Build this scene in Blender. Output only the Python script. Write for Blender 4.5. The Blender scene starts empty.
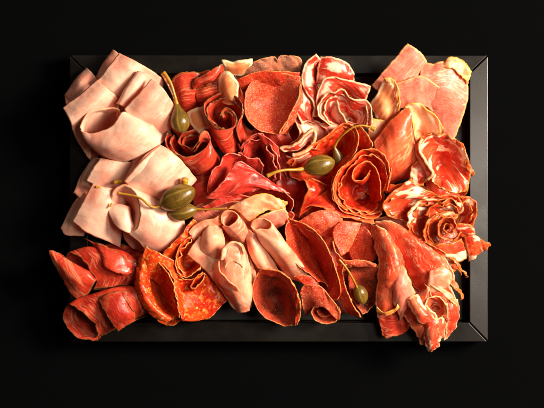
import bpy, math, random
from mathutils import Vector, noise
C = bpy.context.scene.collection
sc = bpy.context.scene
MM = 0.001
CAM_D = 1.30; ZR = 26.0
def at(px, py, z):
    """a point of the table at height z (mm); 1 px of the photo = 1 mm on the tray rim"""
    k = (CAM_D*1000 - (z-ZR))/(CAM_D*1000)
    return Vector(((px-272)*k*MM, (204-py)*k*MM, z*MM))
# ------------------------------------------------------------------ materials
def newmat(name):
    m = bpy.data.materials.new(name); m.use_nodes = True
    nt = m.node_tree; nt.nodes.clear()
    return m, nt
class N:
    def __init__(s, nt): s.nt = nt
    def new(s, t, **kw):
        n = s.nt.nodes.new(t)
        for k, v in kw.items():
            if k.startswith('i_'):
                n.inputs[k[2:].replace('_', ' ')].default_value = v
            else: setattr(n, k, v)
        return n
    def link(s, a, b): s.nt.links.new(a, b)
    def put(s, v, sock):
        if isinstance(v, (int, float)): sock.default_value = v
        elif isinstance(v, (tuple, list)): sock.default_value = (*v, 1) if len(v) == 3 and sock.type == 'RGBA' else v
        else: s.link(v, sock)
    def math(s, op, a, b=0.0, c=None):
        n = s.nt.nodes.new('ShaderNodeMath'); n.operation = op
        s.put(a, n.inputs[0]); s.put(b, n.inputs[1])
        if c is not None: s.put(c, n.inputs[2])
        return n.outputs[0]
    def rng(s, v, a, b, c=0.0, d=1.0, smooth=True):
        n = s.nt.nodes.new('ShaderNodeMapRange')
        n.interpolation_type = 'SMOOTHSTEP' if smooth else 'LINEAR'
        s.put(v, n.inputs[0])
        for i, x in enumerate((a, b, c, d)): n.inputs[i+1].default_value = x
        return n.outputs[0]
    def mix(s, f, a, b):
        n = s.nt.nodes.new('ShaderNodeMix'); n.data_type = 'RGBA'
        s.put(f, n.inputs[0]); s.put(a, n.inputs[6]); s.put(b, n.inputs[7])
        return n.outputs[2]
    def noise(s, vec, scale, detail=3, dist=0.0, rough=0.5):
        n = s.nt.nodes.new('ShaderNodeTexNoise')
        s.link(vec, n.inputs['Vector']); n.inputs['Scale'].default_value = scale
        n.inputs['Detail'].default_value = detail; n.inputs['Distortion'].default_value = dist
        n.inputs['Roughness'].default_value = rough
        return n.outputs[0]
    def vor(s, vec, scale, rnd=1.0, feature='F1'):
        n = s.nt.nodes.new('ShaderNodeTexVoronoi'); n.feature = feature
        s.link(vec, n.inputs['Vector']); n.inputs['Scale'].default_value = scale
        n.inputs['Randomness'].default_value = rnd
        return n.outputs['Distance']
    def map(s, vec, scale=(1,1,1), rot=(0,0,0), loc=(0,0,0)):
        n = s.nt.nodes.new('ShaderNodeMapping'); s.link(vec, n.inputs[0])
        n.inputs['Scale'].default_value = scale; n.inputs['Rotation'].default_value = rot
        n.inputs['Location'].default_value = loc
        return n.outputs[0]
def meat(name, base, dark, big=1.0, veins=None, blobs=None, specks=None, edge=(), fibre=0.0,
         rough=0.3, bump=0.35, sss=0.5, spec=0.30, mottled=None, grain=0.14, gb=0.2):
    m, nt = newmat(name); n = N(nt)
    out = n.new('ShaderNodeOutputMaterial'); bs = n.new('ShaderNodeBsdfPrincipled')
    n.link(bs.outputs[0], out.inputs[0])
    uv = n.new('ShaderNodeTexCoord').outputs['UV']
    o3 = n.map(n.new('ShaderNodeTexCoord').outputs['Object'], (100, 100, 100))
    f = n.rng(n.noise(o3, 0.55*big, 4, 0.6), 0.36, 0.66)
    col = n.mix(f, base, dark)
    h = n.noise(o3, 3.0, 5, 0.3)
    # fine tonal grain of the cut surface
    g = n.noise(o3, 9.0, 4, 0.0, 0.65)
    br = n.nt.nodes.new('ShaderNodeHueSaturation')
    n.link(n.rng(g, 0.3, 0.7, 1-grain, 1+grain), br.inputs['Value']); n.link(col, br.inputs['Color'])
    col = br.outputs[0]
    if mottled:
        c2, s2, lo, hi, amt = mottled
        mf = n.math('MULTIPLY', n.rng(n.noise(o3, s2, 5, 0.4, 0.62), lo, hi), amt)
        col = n.mix(mf, col, c2)
    if fibre:
        fv = n.noise(n.map(uv, (0.7, 5.0, 1), (0, 0, 0.5)), 2.2, 4, 0.6)
        col = n.mix(n.math('MULTIPLY', n.rng(fv, 0.45, 0.75), fibre), col, tuple(min(1, c*1.9+0.05) for c in base))
    if veins:
        for (vc, s2, w, amt, rot, st) in veins:
            v = n.noise(n.map(uv, (0.45, st*1.5, 1), (0, 0, rot), (rot*7, 3, 0)), s2, 3, 0.5, 0.5)
            v = n.math('ABSOLUTE', n.math('SUBTRACT', v, 0.5))
            mask = n.rng(v, 0.0, w, 1.0, 0.0)
            pres = n.rng(n.noise(uv, s2*0.6, 2), 0.42, 0.58)
            col = n.mix(n.math('MULTIPLY', n.math('MULTIPLY', mask, pres), amt), col, vc)
    if blobs:
        for (bc, s2, t, w, dist, st) in blobs:
            b = n.noise(n.map(uv, (1, st, 1), (0, 0, 0.7), (5, s2, 0)), s2, 3, dist, 0.5)
            col = n.mix(n.rng(b, t-w, t+w), col, bc)
    if specks:
        for (sc2, s2, r, w, amt) in specks:
            wv = n.nt.nodes.new('ShaderNodeVectorMath'); wv.operation = 'ADD'
            nn = n.nt.nodes.new('ShaderNodeTexNoise'); n.link(o3, nn.inputs[0]); nn.inputs['Scale'].default_value = s2*1.5
            sc_ = n.nt.nodes.new('ShaderNodeVectorMath'); sc_.operation = 'SCALE'; n.link(nn.outputs['Color'], sc_.inputs[0]); sc_.inputs['Scale'].default_value = 0.7/s2
            n.link(o3, wv.inputs[0]); n.link(sc_.outputs[0], wv.inputs[1])
            vn = n.nt.nodes.new('ShaderNodeTexVoronoi'); n.link(wv.outputs[0], vn.inputs['Vector']); vn.inputs['Scale'].default_value = s2
            sep = n.nt.nodes.new('ShaderNodeSeparateColor'); n.link(vn.outputs['Color'], sep.inputs[0])
            rr = n.math('MULTIPLY_ADD', sep.outputs[0], r, r*0.1)
            d = n.math('SUBTRACT', vn.outputs['Distance'], rr)
            col = n.mix(n.math('MULTIPLY', n.rng(d, -w, w, 1.0, 0.0), amt), col, sc2)
    ea = n.new('ShaderNodeAttribute', attribute_name='edge').outputs['Fac']
    en = n.math('ADD', ea, n.math('MULTIPLY', n.math('SUBTRACT', n.noise(uv, 2.6, 4, 0.5), 0.5), 3.4))
    for (ec, e0, e1, amt) in edge:
        col = n.mix(n.math('MULTIPLY', n.rng(en, e0, e1, 1.0, 0.0), amt), col, ec)
    n.put(col, bs.inputs['Base Color'])
    rn = n.rng(n.noise(o3, 2.2, 5), 0.32, 0.68, rough-0.09, rough+0.17)
    n.put(rn, bs.inputs['Roughness'])
    bs.inputs['Specular IOR Level'].default_value = spec
    bs.inputs['Subsurface Weight'].default_value = sss
    bs.inputs['Subsurface Radius'].default_value = (1.0, 0.36, 0.20)
    bs.inputs['Subsurface Scale'].default_value = 0.003
    hh = n.math('ADD', n.math('MULTIPLY', h, 0.8), n.math('MULTIPLY', g, gb))
    bp = n.new('ShaderNodeBump'); bp.inputs['Strength'].default_value = bump; bp.inputs['Distance'].default_value = 0.0011
    n.link(hh, bp.inputs['Height']); n.link(bp.outputs[0], bs.inputs['Normal'])
    return m
FAT = (0.88, 0.62, 0.42); TAN = (0.62, 0.30, 0.10)
M = {}
M['ham'] = meat('cooked_ham_pink', (0.89,0.52,0.39), (0.84,0.33,0.23), rough=0.36, bump=0.2, grain=0.05, gb=0.1, big=0.7,
    veins=[((0.93,0.70,0.58),0.5,0.03,0.35,0.5,1.4)], mottled=((0.91,0.62,0.49),0.6,0.45,0.75,0.5),
    specks=[((0.50,0.10,0.06),0.55,0.06,0.02,0.55)],
    edge=[((0.80,0.34,0.17),-0.3,1.9,0.75)])
M['speck'] = meat('smoked_ham_red', (0.55,0.042,0.016), (0.32,0.014,0.006), fibre=0.4, sss=0.22, rough=0.28, bump=0.3, big=0.8,
    veins=[((0.80,0.28,0.15),0.4,0.04,0.6,0.6,2.0)], mottled=((0.78,0.17,0.08),0.5,0.54,0.78,0.7),
    edge=[((0.50,0.20,0.05),0.3,2.2,0.8),((0.022,0.009,0.006),-0.6,1.9,0.95)])
M['salami'] = meat('salami_red', (0.56,0.040,0.013), (0.36,0.016,0.006), sss=0.22, rough=0.34, bump=0.5, gb=0.5,
    mottled=((0.66,0.13,0.05),1.5,0.5,0.75,0.5), specks=[((0.74,0.18,0.08),8.0,0.42,0.13,0.4),((0.84,0.34,0.18),4.0,0.23,0.06,0.6),((0.22,0.010,0.005),5.0,0.30,0.12,0.55)],
    edge=[((0.80,0.32,0.09),-0.3,0.7,0.85)])
M['salami_pale'] = meat('salami_speckled', (0.60,0.085,0.034), (0.46,0.036,0.013), sss=0.22, rough=0.36, bump=0.5, gb=0.5,
    mottled=((0.70,0.22,0.11),1.6,0.48,0.72,0.6), specks=[((0.80,0.30,0.17),8.5,0.48,0.14,0.45),((0.86,0.46,0.30),4.2,0.26,0.06,0.65),((0.25,0.018,0.008),6.0,0.34,0.12,0.6),((0.22,0.02,0.010),2.4,0.22,0.1,0.45)],
    edge=[((0.74,0.30,0.08),-0.3,0.9,0.85)])
M['salami_dark'] = meat('salami_dried', (0.40,0.040,0.015), (0.10,0.014,0.007), sss=0.22, rough=0.4, bump=0.5, big=0.8, gb=0.5,
    specks=[((0.50,0.17,0.08),8.0,0.42,0.13,0.45),((0.60,0.28,0.14),4.6,0.22,0.07,0.45)],
    edge=[((0.74,0.30,0.08),-0.3,0.9,0.85)])
M['salami_grey'] = meat('salami_dried_grey', (0.34,0.13,0.075), (0.20,0.06,0.034), rough=0.45, bump=0.5, gb=0.5, sss=0.15, mottled=((0.62,0.20,0.10),0.5,0.46,0.6,0.9), specks=[((0.60,0.34,0.22),8.0,0.45,0.13,0.5),((0.10,0.03,0.015),6.0,0.3,0.12,0.5)], edge=[((0.74,0.32,0.10),-0.3,0.9,0.8)])
M['chorizo'] = meat('chorizo_orange', (0.70,0.070,0.010), (0.50,0.020,0.005), sss=0.22, rough=0.24, bump=0.4,
    specks=[((0.86,0.24,0.05),3.0,0.36,0.08,0.65),((0.90,0.46,0.20),1.7,0.22,0.05,0.75),((0.25,0.01,0.004),2.2,0.25,0.1,0.5)],
    blobs=[((0.80,0.18,0.03),1.6,0.60,0.05,0.8,1.0)],
    edge=[((0.88,0.46,0.14),-0.4,0.6,0.85)])
M['rose'] = meat('glossy_salami_red', (0.58,0.028,0.008), (0.36,0.009,0.004), sss=0.22, rough=0.24, bump=0.4,
    specks=[((0.82,0.20,0.05),1.8,0.30,0.09,0.55)],
    mottled=((0.74,0.13,0.045),0.9,0.5,0.75,0.6),
    edge=[((0.90,0.52,0.22),-0.6,0.4,0.8),((0.78,0.20,0.04),0.8,4.5,0.45)])
M['coppa'] = meat('coppa_marbled', (0.50,0.026,0.013), (0.60,0.06,0.026), sss=0.22, rough=0.26, bump=0.3, grain=0.08,
    blobs=[((0.87,0.50,0.36),0.36,0.505,0.03,0.35,1.4)], veins=[((0.90,0.60,0.42),0.8,0.02,0.5,0.9,1.8)],
    edge=[((0.50,0.026,0.013),3.0,6.0,0.75),((0.90,0.62,0.40),0.9,2.4,0.75),((0.66,0.27,0.07),-0.3,0.8,0.7)])
M['coppa_dry'] = meat('coppa_spiced_rim', (0.50,0.028,0.011), (0.62,0.075,0.022), sss=0.22, rough=0.26, bump=0.4, grain=0.1,
    blobs=[((0.90,0.60,0.40),0.40,0.575,0.03,0.35,1.7)], veins=[((0.90,0.55,0.32),0.8,0.02,0.5,0.9,1.8)],
    edge=[((0.66,0.22,0.03),0.0,2.4,0.75),((0.16,0.045,0.008),-0.5,0.8,0.85)])
M['beef'] = meat('cured_beef_crimson', (0.50,0.030,0.017), (0.30,0.010,0.006), fibre=0.3, sss=0.22, rough=0.26, bump=0.3, big=0.7,
    veins=[((0.80,0.28,0.20),0.45,0.03,0.5,0.6,1.7)], mottled=((0.70,0.14,0.09),0.6,0.5,0.8,0.6),
    edge=[((0.82,0.34,0.22),0.0,0.9,0.6)])
M['pink'] = meat('cured_ham_pink', (0.76,0.215,0.145), (0.64,0.115,0.070), fibre=0.45, rough=0.34, bump=0.28, big=0.7,
    veins=[((0.92,0.60,0.44),0.35,0.025,0.6,0.5,2.2)], mottled=((0.90,0.42,0.27),0.45,0.50,0.78,0.7),
    edge=[((0.84,0.43,0.21),0.5,2.8,0.8),((0.68,0.27,0.04),-0.4,1.3,0.8)])
M['fatty'] = meat('cured_ham_fat', (0.88,0.46,0.24), (0.80,0.24,0.10), rough=0.3, bump=0.3, grain=0.08,
    blobs=[((0.74,0.18,0.07),0.45,0.60,0.07,0.9,1.3)], mottled=((0.93,0.68,0.46),0.6,0.45,0.66,0.85),
    edge=[((0.78,0.34,0.04),0.2,2.4,0.85)])
M['fatrim'] = meat('fat_rimmed_ham', (0.84,0.32,0.13), (0.76,0.20,0.07), fibre=0.2, rough=0.3, bump=0.25, grain=0.06,
    mottled=((0.90,0.50,0.26),0.6,0.5,0.75,0.6), edge=[((0.93,0.70,0.45),2.2,4.2,0.9),((0.85,0.46,0.14),-0.3,0.9,0.6)])
M['turkey'] = meat('rosy_ham', (0.90,0.40,0.25), (0.80,0.18,0.09), fibre=0.2, rough=0.28, bump=0.22, sss=0.4, grain=0.06, gb=0.1, big=0.8,
    veins=[((0.93,0.66,0.48),0.45,0.03,0.55,0.5,1.6)], mottled=((0.90,0.50,0.36),0.7,0.5,0.78,0.6),
    edge=[((0.86,0.38,0.17),-0.3,1.5,0.65)])
M['prosciutto'] = meat('prosciutto', (0.52,0.036,0.012), (0.70,0.13,0.05), fibre=0.3, sss=0.22, rough=0.28, bump=0.32, big=0.7,
    veins=[((0.88,0.44,0.26),0.8,0.03,0.65,0.4,1.4),((0.86,0.40,0.24),1.6,0.028,0.55,1.1,1.2)],
    edge=[((0.90,0.60,0.34),0.4,2.6,0.75),((0.74,0.34,0.08),-0.6,0.8,0.6)])
M['cone'] = meat('smooth_orange_red_ham', (0.68,0.105,0.035), (0.56,0.05,0.018), fibre=0.25, rough=0.3, bump=0.22, sss=0.35, grain=0.08, big=0.6,
    veins=[((0.90,0.45,0.24),0.5,0.03,0.5,0.4,1.4)], mottled=((0.86,0.34,0.15),0.45,0.52,0.8,0.7), edge=[((0.88,0.50,0.20),-0.2,1.8,0.8)])
M['prosciutto_fat'] = meat('prosciutto_fat_streaked', (0.56,0.045,0.018), (0.70,0.14,0.06), fibre=0.3, sss=0.22, rough=0.26, bump=0.4,
    blobs=[((0.92,0.64,0.42),0.45,0.59,0.035,0.4,2.2)], veins=[((0.90,0.55,0.34),0.7,0.025,0.6,0.4,2.0)],
    edge=[((0.88,0.54,0.24),0.2,2.2,0.8)])
def caper_mat(name, base, dark, stripe):
    m, nt = newmat(name); n = N(nt)
    out = n.new('ShaderNodeOutputMaterial'); bs = n.new('ShaderNodeBsdfPrincipled'); n.link(bs.outputs[0], out.inputs[0])
    uv = n.new('ShaderNodeTexCoord').outputs['UV']
    col = n.mix(n.rng(n.noise(uv, 0.5, 3, 0.5), 0.35, 0.65), base, dark)
    if stripe:
        st = n.noise(n.map(uv, (4.5, 0.25, 1)), 1.0, 2, 0.4)
        col = n.mix(n.rng(st, 0.52, 0.66, 0, 0.7), col, stripe)
        vn = n.vor(uv, 5.0)
        col = n.mix(n.rng(vn, 0.05, 0.16, 0.75, 0.0), col, (0.55, 0.45, 0.12))
    n.put(col, bs.inputs['Base Color']); bs.inputs['Roughness'].default_value = 0.3
    bs.inputs['Subsurface Weight'].default_value = 0.25; bs.inputs['Subsurface Radius'].default_value = (1, .7, .2)
    bs.inputs['Subsurface Scale'].default_value = 0.002
    bp = n.new('ShaderNodeBump'); bp.inputs['Strength'].default_value = 0.25; bp.inputs['Distance'].default_value = 0.0006
    n.link(n.noise(uv, 2.5, 3), bp.inputs['Height']); n.link(bp.outputs[0], bs.inputs['Normal'])
    return m
M['caper'] = caper_mat('caper_berry_olive', (0.155,0.085,0.010), (0.08,0.045,0.006), (0.30,0.21,0.035))
M['stem'] = caper_mat('caper_stem_ochre', (0.46,0.24,0.022), (0.34,0.17,0.015), None)
M['bit'] = caper_mat('yellow_stub', (0.50,0.28,0.02), (0.38,0.20,0.012), None)
def tray_mat(name, base, rough, spec):
    m, nt = newmat(name); n = N(nt)
    out = n.new('ShaderNodeOutputMaterial'); bs = n.new('ShaderNodeBsdfPrincipled'); n.link(bs.outputs[0], out.inputs[0])
    ob = n.new('ShaderNodeTexCoord').outputs['Object']
    g = n.noise(ob, 900, 3, 0, 0.6); b = n.noise(ob, 22, 4, 0.3)
    f = n.math('MULTIPLY', n.rng(g, 0.25, 0.75, 0.72, 1.3), n.rng(b, 0.3, 0.7, 0.82, 1.15))
    hs = n.new('ShaderNodeHueSaturation'); hs.inputs['Color'].default_value = (*base, 1); n.link(f, hs.inputs['Value'])
    n.link(hs.outputs[0], bs.inputs['Base Color'])
    n.link(n.rng(b, 0.3, 0.7, rough-0.06, rough+0.06), bs.inputs['Roughness'])
    bs.inputs['Specular IOR Level'].default_value = spec
    bp = n.new('ShaderNodeBump'); bp.inputs['Strength'].default_value = 0.2; bp.inputs['Distance'].default_value = 0.0002
    n.link(g, bp.inputs['Height']); n.link(bp.outputs[0], bs.inputs['Normal'])
    return m
M['tray'] = tray_mat('black_board', (0.0042,0.0034,0.0028), 0.32, 0.32)
M['trayfloor'] = tray_mat('black_board_floor', (0.006,0.0056,0.005), 0.5, 0.5)
m, nt = newmat('black_backdrop'); n = N(nt)
o_ = n.new('ShaderNodeOutputMaterial'); d_ = n.new('ShaderNodeBsdfDiffuse')
d_.inputs['Color'].default_value = (0.0055, 0.0055, 0.0055, 1)
d_.inputs['Roughness'].default_value = 1.0
n.link(d_.outputs[0], o_.inputs[0])
nz = n.noise(n.new('ShaderNodeTexCoord').outputs['Object'], 40, 3)
n.link(n.mix(nz, (0.0022,0.0025,0.0029), (0.0025,0.0028,0.0033)), d_.inputs['Color'])
M['backdrop'] = m
# ------------------------------------------------------------------ objects
def props(o, label=None, cat=None, group=None, kind=None):
    for k, v in (('label', label), ('category', cat), ('group', group), ('kind', kind)):
        if v: o[k] = v
    return o
def mesh_obj(name, verts, faces, mat, parent=None, smooth=True):
    me = bpy.data.meshes.new(name); me.from_pydata([tuple(v) for v in verts], [], faces); me.update()
    if smooth: me.polygons.foreach_set('use_smooth', [True]*len(me.polygons))
    me.materials.append(mat)
    o = bpy.data.objects.new(name, me); C.objects.link(o)
    if parent: o.parent = parent
    return o
def cr(p0, p1, p2, p3, t):
    return 0.5*((2*p1) + (p2-p0)*t + (2*p0-5*p1+4*p2-p3)*t*t + (3*p1-p0-3*p2+p3)*t*t*t)
def dense(pts, closed=False, k=14):
    n = len(pts)
    if n == 1: return list(pts)
    out = []
    segs = n if closed else n-1
    for i in range(segs):
        if closed: a, b, c, d = pts[(i-1) % n], pts[i], pts[(i+1) % n], pts[(i+2) % n]
        else:
            b, c = pts[i], pts[i+1]
            a = pts[i-1] if i > 0 else b*2-c
            d = pts[i+2] if i+2 < n else c*2-b
        for j in range(k): out.append(cr(a, b, c, d, j/k))
    out.append(pts[0].copy() if closed else pts[-1].copy())
    return out
def plen(ps): return sum((ps[i+1]-ps[i]).length for i in range(len(ps)-1))
def resample(ps, ts):
    acc = [0.0]
    for i in range(len(ps)-1): acc.append(acc[-1]+(ps[i+1]-ps[i]).length)
    L = acc[-1] or 1e-6; out = []; j = 0
    for t in ts:
        s = min(max(t, 0), 1)*L
        while j < len(ps)-2 and acc[j+1] < s: j += 1
        while j > 0 and acc[j] > s: j -= 1
        d = acc[j+1]-acc[j]
        out.append(ps[j].lerp(ps[j+1], (s-acc[j])/d if d > 1e-9 else 0))
    return out
seed_count = [0]
def loft(rows, closed=False, rag=1.2, wob=1.0, ruf=0.0, step=1.5, seed=None, pleat=0.7):
    """rows: polylines of (px, py, z mm). returns a grid of Vectors in mm (px space), dist-to-edge, uv"""
    if seed is None: seed_count[0] += 1; seed = seed_count[0]
    R = [dense([Vector(p) for p in r], closed) for r in rows]
    Lu = max(plen(r) for r in R)
    nu = int(max(8, min(200, Lu/step)))
    base = [resample(r, [i/(nu*2) for i in range(nu*2+1)]) for r in R]
    cols = []
    nb = nu*2+1
    colsd = [dense([base[k][i] for k in range(len(R))], False, 12) for i in range(nb)]
    Lv = max(plen(c) for c in colsd[::6])
    nv = int(max(5, min(140, Lv/step)))
    grid = []
    sd = seed*13.7
    for i in range(nu+1):
        u = i/nu
        cu = colsd[min(nb-1, i*2)]
        L = plen(cu) or 1
        col = []
        lo = rag*(1.1*noise.noise(Vector((u*Lu/9, sd, 0)))+0.6*noise.noise(Vector((u*Lu/2.6, sd, 5))))/L
        hi = rag*(1.1*noise.noise(Vector((u*Lu/9, sd, 9)))+0.6*noise.noise(Vector((u*Lu/2.6, sd, 14))))/L
        lo = max(0, lo+rag/L*0.5); hi = max(0, hi+rag/L*0.5)
        ts = [lo+(1-lo-hi)*j/nv for j in range(nv+1)]
        grid.append(resample(cu, ts))
    if not closed:   # ragged start / end along u
        for j in range(nv+1):
            for side, i0, d in ((0, 0, 1), (1, nu, -1)):
                v = j/nv*Lv
                e = rag*(0.9*noise.noise(Vector((v/8, sd, 20+side*9)))+0.5*noise.noise(Vector((v/2.5, sd, 30+side*9))))
                for k in range(3):
                    dirv = grid[i0][j]-grid[i0+d][j]
                    if k == 0 and dirv.length > 1e-6: off = dirv.normalized()*e
                    grid[i0+d*k][j] = grid[i0+d*k][j]+off*(1-k/3)
    # u / v arc lengths
    U = [[0.0]*(nv+1) for _ in range(nu+1)]; V = [[0.0]*(nv+1) for _ in range(nu+1)]
    for i in range(nu+1):
        for j in range(nv+1):
            if i: U[i][j] = U[i-1][j]+(grid[i][j]-grid[i-1][j]).length
            if j: V[i][j] = V[i][j-1]+(grid[i][j]-grid[i][j-1]).length
    # displace along the normal
    out = [[None]*(nv+1) for _ in range(nu+1)]; ED = [[0.0]*(nv+1) for _ in range(nu+1)]
    for i in range(nu+1):
        for j in range(nv+1):
            if closed: du = grid[(i+1) % nu if i == nu else i+1][j]-grid[i-1 if i else nu-1][j]
            else: du = grid[min(nu, i+1)][j]-grid[max(0, i-1)][j]
            dv = grid[i][min(nv, j+1)]-grid[i][max(0, j-1)]
            nn = du.cross(dv)
            if nn.length > 1e-9: nn.normalize()
            ev = min(V[i][j], V[i][nv]-V[i][j]); eu = min(U[i][j], U[nu][j]-U[i][j])
            e = ev if closed else min(eu, ev)
            ED[i][j] = e
            p = grid[i][j]
            ii = i % nu if closed else i
            q = grid[ii][j]
            d = wob*(1.5*noise.noise(q/19+Vector((sd, 0, 0)))+0.22*noise.noise(q/6+Vector((sd, 7, 0))))
            uu = U[i][j]
            if closed: uu = 0
            pl = pleat*(1.5*noise.noise(Vector((uu/7.5, V[i][j]/50, sd)))+0.45*noise.noise(Vector((uu/2.9, V[i][j]/22, sd+4))))
            d += pl*(0.45+0.75*math.exp(-min(V[i][j], V[i][nv]-V[i][j])/7))
            if ruf:
                ph = (U[ii][j] if True else 0)
                d += ruf*math.exp(-e/6)*(noise.noise(Vector((U[i][j]/4.5, V[i][j]/14, sd)))*1.6 + noise.noise(Vector((U[i][j]/2.0, V[i][j]/6, sd)))*0.5) if not closed else ruf*math.exp(-e/6)*noise.noise(q/3.6+Vector((sd, 3, 3)))*1.6
            out[i][j] = p+nn*d
    return out, ED, U, V, nu, nv, closed, seed
def slice_(kind, mat, rows, label, cat, group=None, closed=False, th=1.3, name=None, parent=None, cap=None, dbl=None, **kw):
    if cap:
        last = rows[-1]
        cx, cy, cz = cap
        rows = list(rows)+[[(cx+(x-cx)*h, cy+(y-cy)*h, cz+(z-cz)*h*h) for x, y, z in last] for h in (0.62, 0.3, 0.06)]
    g, ED, U, V, nu, nv, closed, seed = loft(rows, closed, **kw)
    verts = []; ed = []; uvs = []
    ru = nu if closed else nu+1
    for i in range(ru):
        for j in range(nv+1):
            v = g[i][j]; q = max(91-v.x, v.x-466, 76-v.y, v.y-319)
            zmin = 4.2+(29.2-4.2)*min(1, max(0, (q+3)/3))
            zmin += 0.13*max(0, v.z)
            verts.append(at(v.x, v.y, max(v.z, zmin))); ed.append(ED[i][j])
    faces = []; fu = []
    ox, oy = (seed*3.71) % 50, (seed*7.13) % 50
    for i in range(nu):
        for j in range(nv):
            a, b = i % ru, (i+1) % ru
            faces.append((a*(nv+1)+j, b*(nv+1)+j, b*(nv+1)+j+1, a*(nv+1)+j+1))
            for (ii, jj) in ((i, j), (i+1, j), (i+1, j+1), (i, j+1)):
                fu.append((U[ii][jj]/10+ox, V[ii][jj]/10+oy))
    o = mesh_obj(name or kind, verts, faces, M[mat], parent)
    me = o.data
    uvl = me.uv_layers.new(name='UVMap')
    flat = [c for uv in fu for c in uv]; uvl.data.foreach_set('uv', flat)
    at_ = me.attributes.new('edge', 'FLOAT', 'POINT'); at_.data.foreach_set('value', ed)
    md = o.modifiers.new('thickness', 'SOLIDIFY'); md.thickness = th*MM; md.offset = 0; md.use_even_offset = False
    if label: props(o, label, cat, group)
    if dbl:
        for k, (sc_, dz_) in enumerate(dbl):
            r0 = rows[0]; mx = sum(q[0] for q in rows[-1])/len(rows[-1]); my = sum(q[1] for q in rows[-1])/len(rows[-1])
            rr = [[(mx+(x-mx)*sc_, my+(y-my)*sc_, z+dz_) for x, y, z in r] for r in rows]
            kw2 = dict(kw); kw2['ruf'] = kw.get('ruf', 0.5)*1.6+0.5; kw2['pleat'] = kw.get('pleat', 0.7)*1.5; kw2['rag'] = 1.6
            slice_(kind, mat, rr, None, None, closed=closed, th=th, name='inner_layer', parent=o, **kw2)
    return o
def funnel(rim, c, s=0.3, kh=1.1, kz=0.8, n=5):
    cx, cy, cz = c; rows = []
    for k in range(n+1):
        t = k/n; h = 1-(1-s)*t**kh; f = t**kz
        rows.append([(cx+(x-cx)*h, cy+(y-cy)*h, z+(cz-z)*f) for x, y, z in rim])
    return rows
def tube(rim, offs):
    """further loops: (dx, dy, z, scale[, zkeep])"""
    n = len(rim); cx = sum(p[0] for p in rim)/n; cy = sum(p[1] for p in rim)/n; cz = sum(p[2] for p in rim)/n
    rows = [list(rim)]
    for o in offs:
        dx, dy, z, s = o[:4]; zk = o[4] if len(o) > 4 else 1.0
        rows.append([(cx+dx+(x-cx)*s, cy+dy+(y-cy)*s, z+(zz-cz)*zk) for x, y, zz in rim])
    return rows
def roll(A, B, r0, r1, turns=1.5, start=0.0, inner=0.35, flat=0.8, n=5, bend=0, sgn=1):
    """a rolled slice: axis A to B, spiral cross-section"""
    A = Vector(A); B = Vector(B); d = (B-A).normalized()
    side = d.cross(Vector((0, 0, 1))).normalized(); up = side.cross(d).normalized()
    rows = []
    m = int(10*turns)+2
    for k in range(n+1):
        t = k/n; c = A.lerp(B, t)+side*bend*math.sin(t*math.pi); r = r0+(r1-r0)*t; row = []
        for i in range(m+1):
            q = i/m; a = start+sgn*q*turns*2*math.pi+0.25*t; rr = r*(1-(1-inner)*q)
            row.append(tuple(c+side*math.cos(a)*rr+up*math.sin(a)*rr*flat))
        rows.append(row)
    return rows

def crumple(kind, mat, c, r, rot, label, cat, group, amp=3.0, k=3.0, asp=0.8, tilt=0.0, **kw):
    cx, cy, cz = c; rows = []
    ca, sa = math.cos(rot), math.sin(rot)
    for j in range(7):
        v = -1+2*j/6; w_ = math.sqrt(max(0.12, 1-v*v*0.95)); row = []
        for i in range(8):
            u = -1+2*i/7; x = u*w_*r; y = v*r*asp
            z = cz+amp*math.cos(k*u+1.3*v+rot*3)+amp*0.5*math.sin(2.1*v-u*2)+tilt*v*r
            row.append((cx+x*ca-y*sa, cy+x*sa+y*ca, z))
        rows.append(row)
    return slice_(kind, mat, rows, label, cat, group, **kw)
# ================================================================== the meats
HAM = 'rolled cooked ham slices'; SPK = 'smoked ham slices with dark crust'; SAL = 'salami slices'
CHO = 'chorizo slices'; COP = 'coppa slices'; BEE = 'crimson cured beef ruffles'; PNK = 'cured ham slices in the top right corner'
TUR = 'rosy ham folds at bottom centre'; PRO = 'prosciutto slices in the bottom right corner'; CAP = 'caper berries'
def ham(rows, label, dz=0, **kw):
    rows = [[(x, y, z+dz) for x, y, z in r] for r in rows]
    if len(rows) > 3: rows = rows[:-3]+[[(x, y, z-5) for x, y, z in r] for r in rows[-3:]]
    return slice_('cooked_ham_slice', 'ham', rows, label, 'cooked ham', HAM, **{**dict(th=1.5, rag=0.6, wob=0.8, step=1.5, pleat=0.35), **kw})
# --- cooked ham, top left
ham([[(119,53,54),(109,67,55),(97,81,54)],[(133,60,60),(122,76,61),(110,91,58)],[(149,69,54),(137,84,52),(122,100,46)],
     [(163,81,40),(150,96,34),(136,112,30)],[(155,100,14),(140,108,12),(122,112,12)],[(122,66,16),(110,80,14),(100,92,14)],
     [(114,50.5,40),(104,64,40),(95,78,36)],[(121,55,49),(110,68,49),(100,80,46)],[(135,63,55),(124,78,54),(112,92,50)]],
    'pale pink cooked ham roll, topmost at upper left, its peak over the tray rim', wob=1.4)
ham([[(97,80,57),(80,94,59),(62.5,107.5,55)],[(108,89,63),(92,104,65),(70,120,58)],[(118,99,54),(100,112,52),(74,134,46)],
     [(117,110,30),(103,130,30),(84,152,32)],[(112,125,22),(104,145,18),(92,161,20)],[(98,112,10),(88,125,10),(74,132,14)],
     [(87,72,32),(75,85,36),(65,98,34)],[(90,71,46),(79,84,50),(69,100,44)],[(100,82,50),(84,96,53),(70,108,48)]],
    'pale cooked ham roll with a double-layered end at the far upper left')
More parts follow.
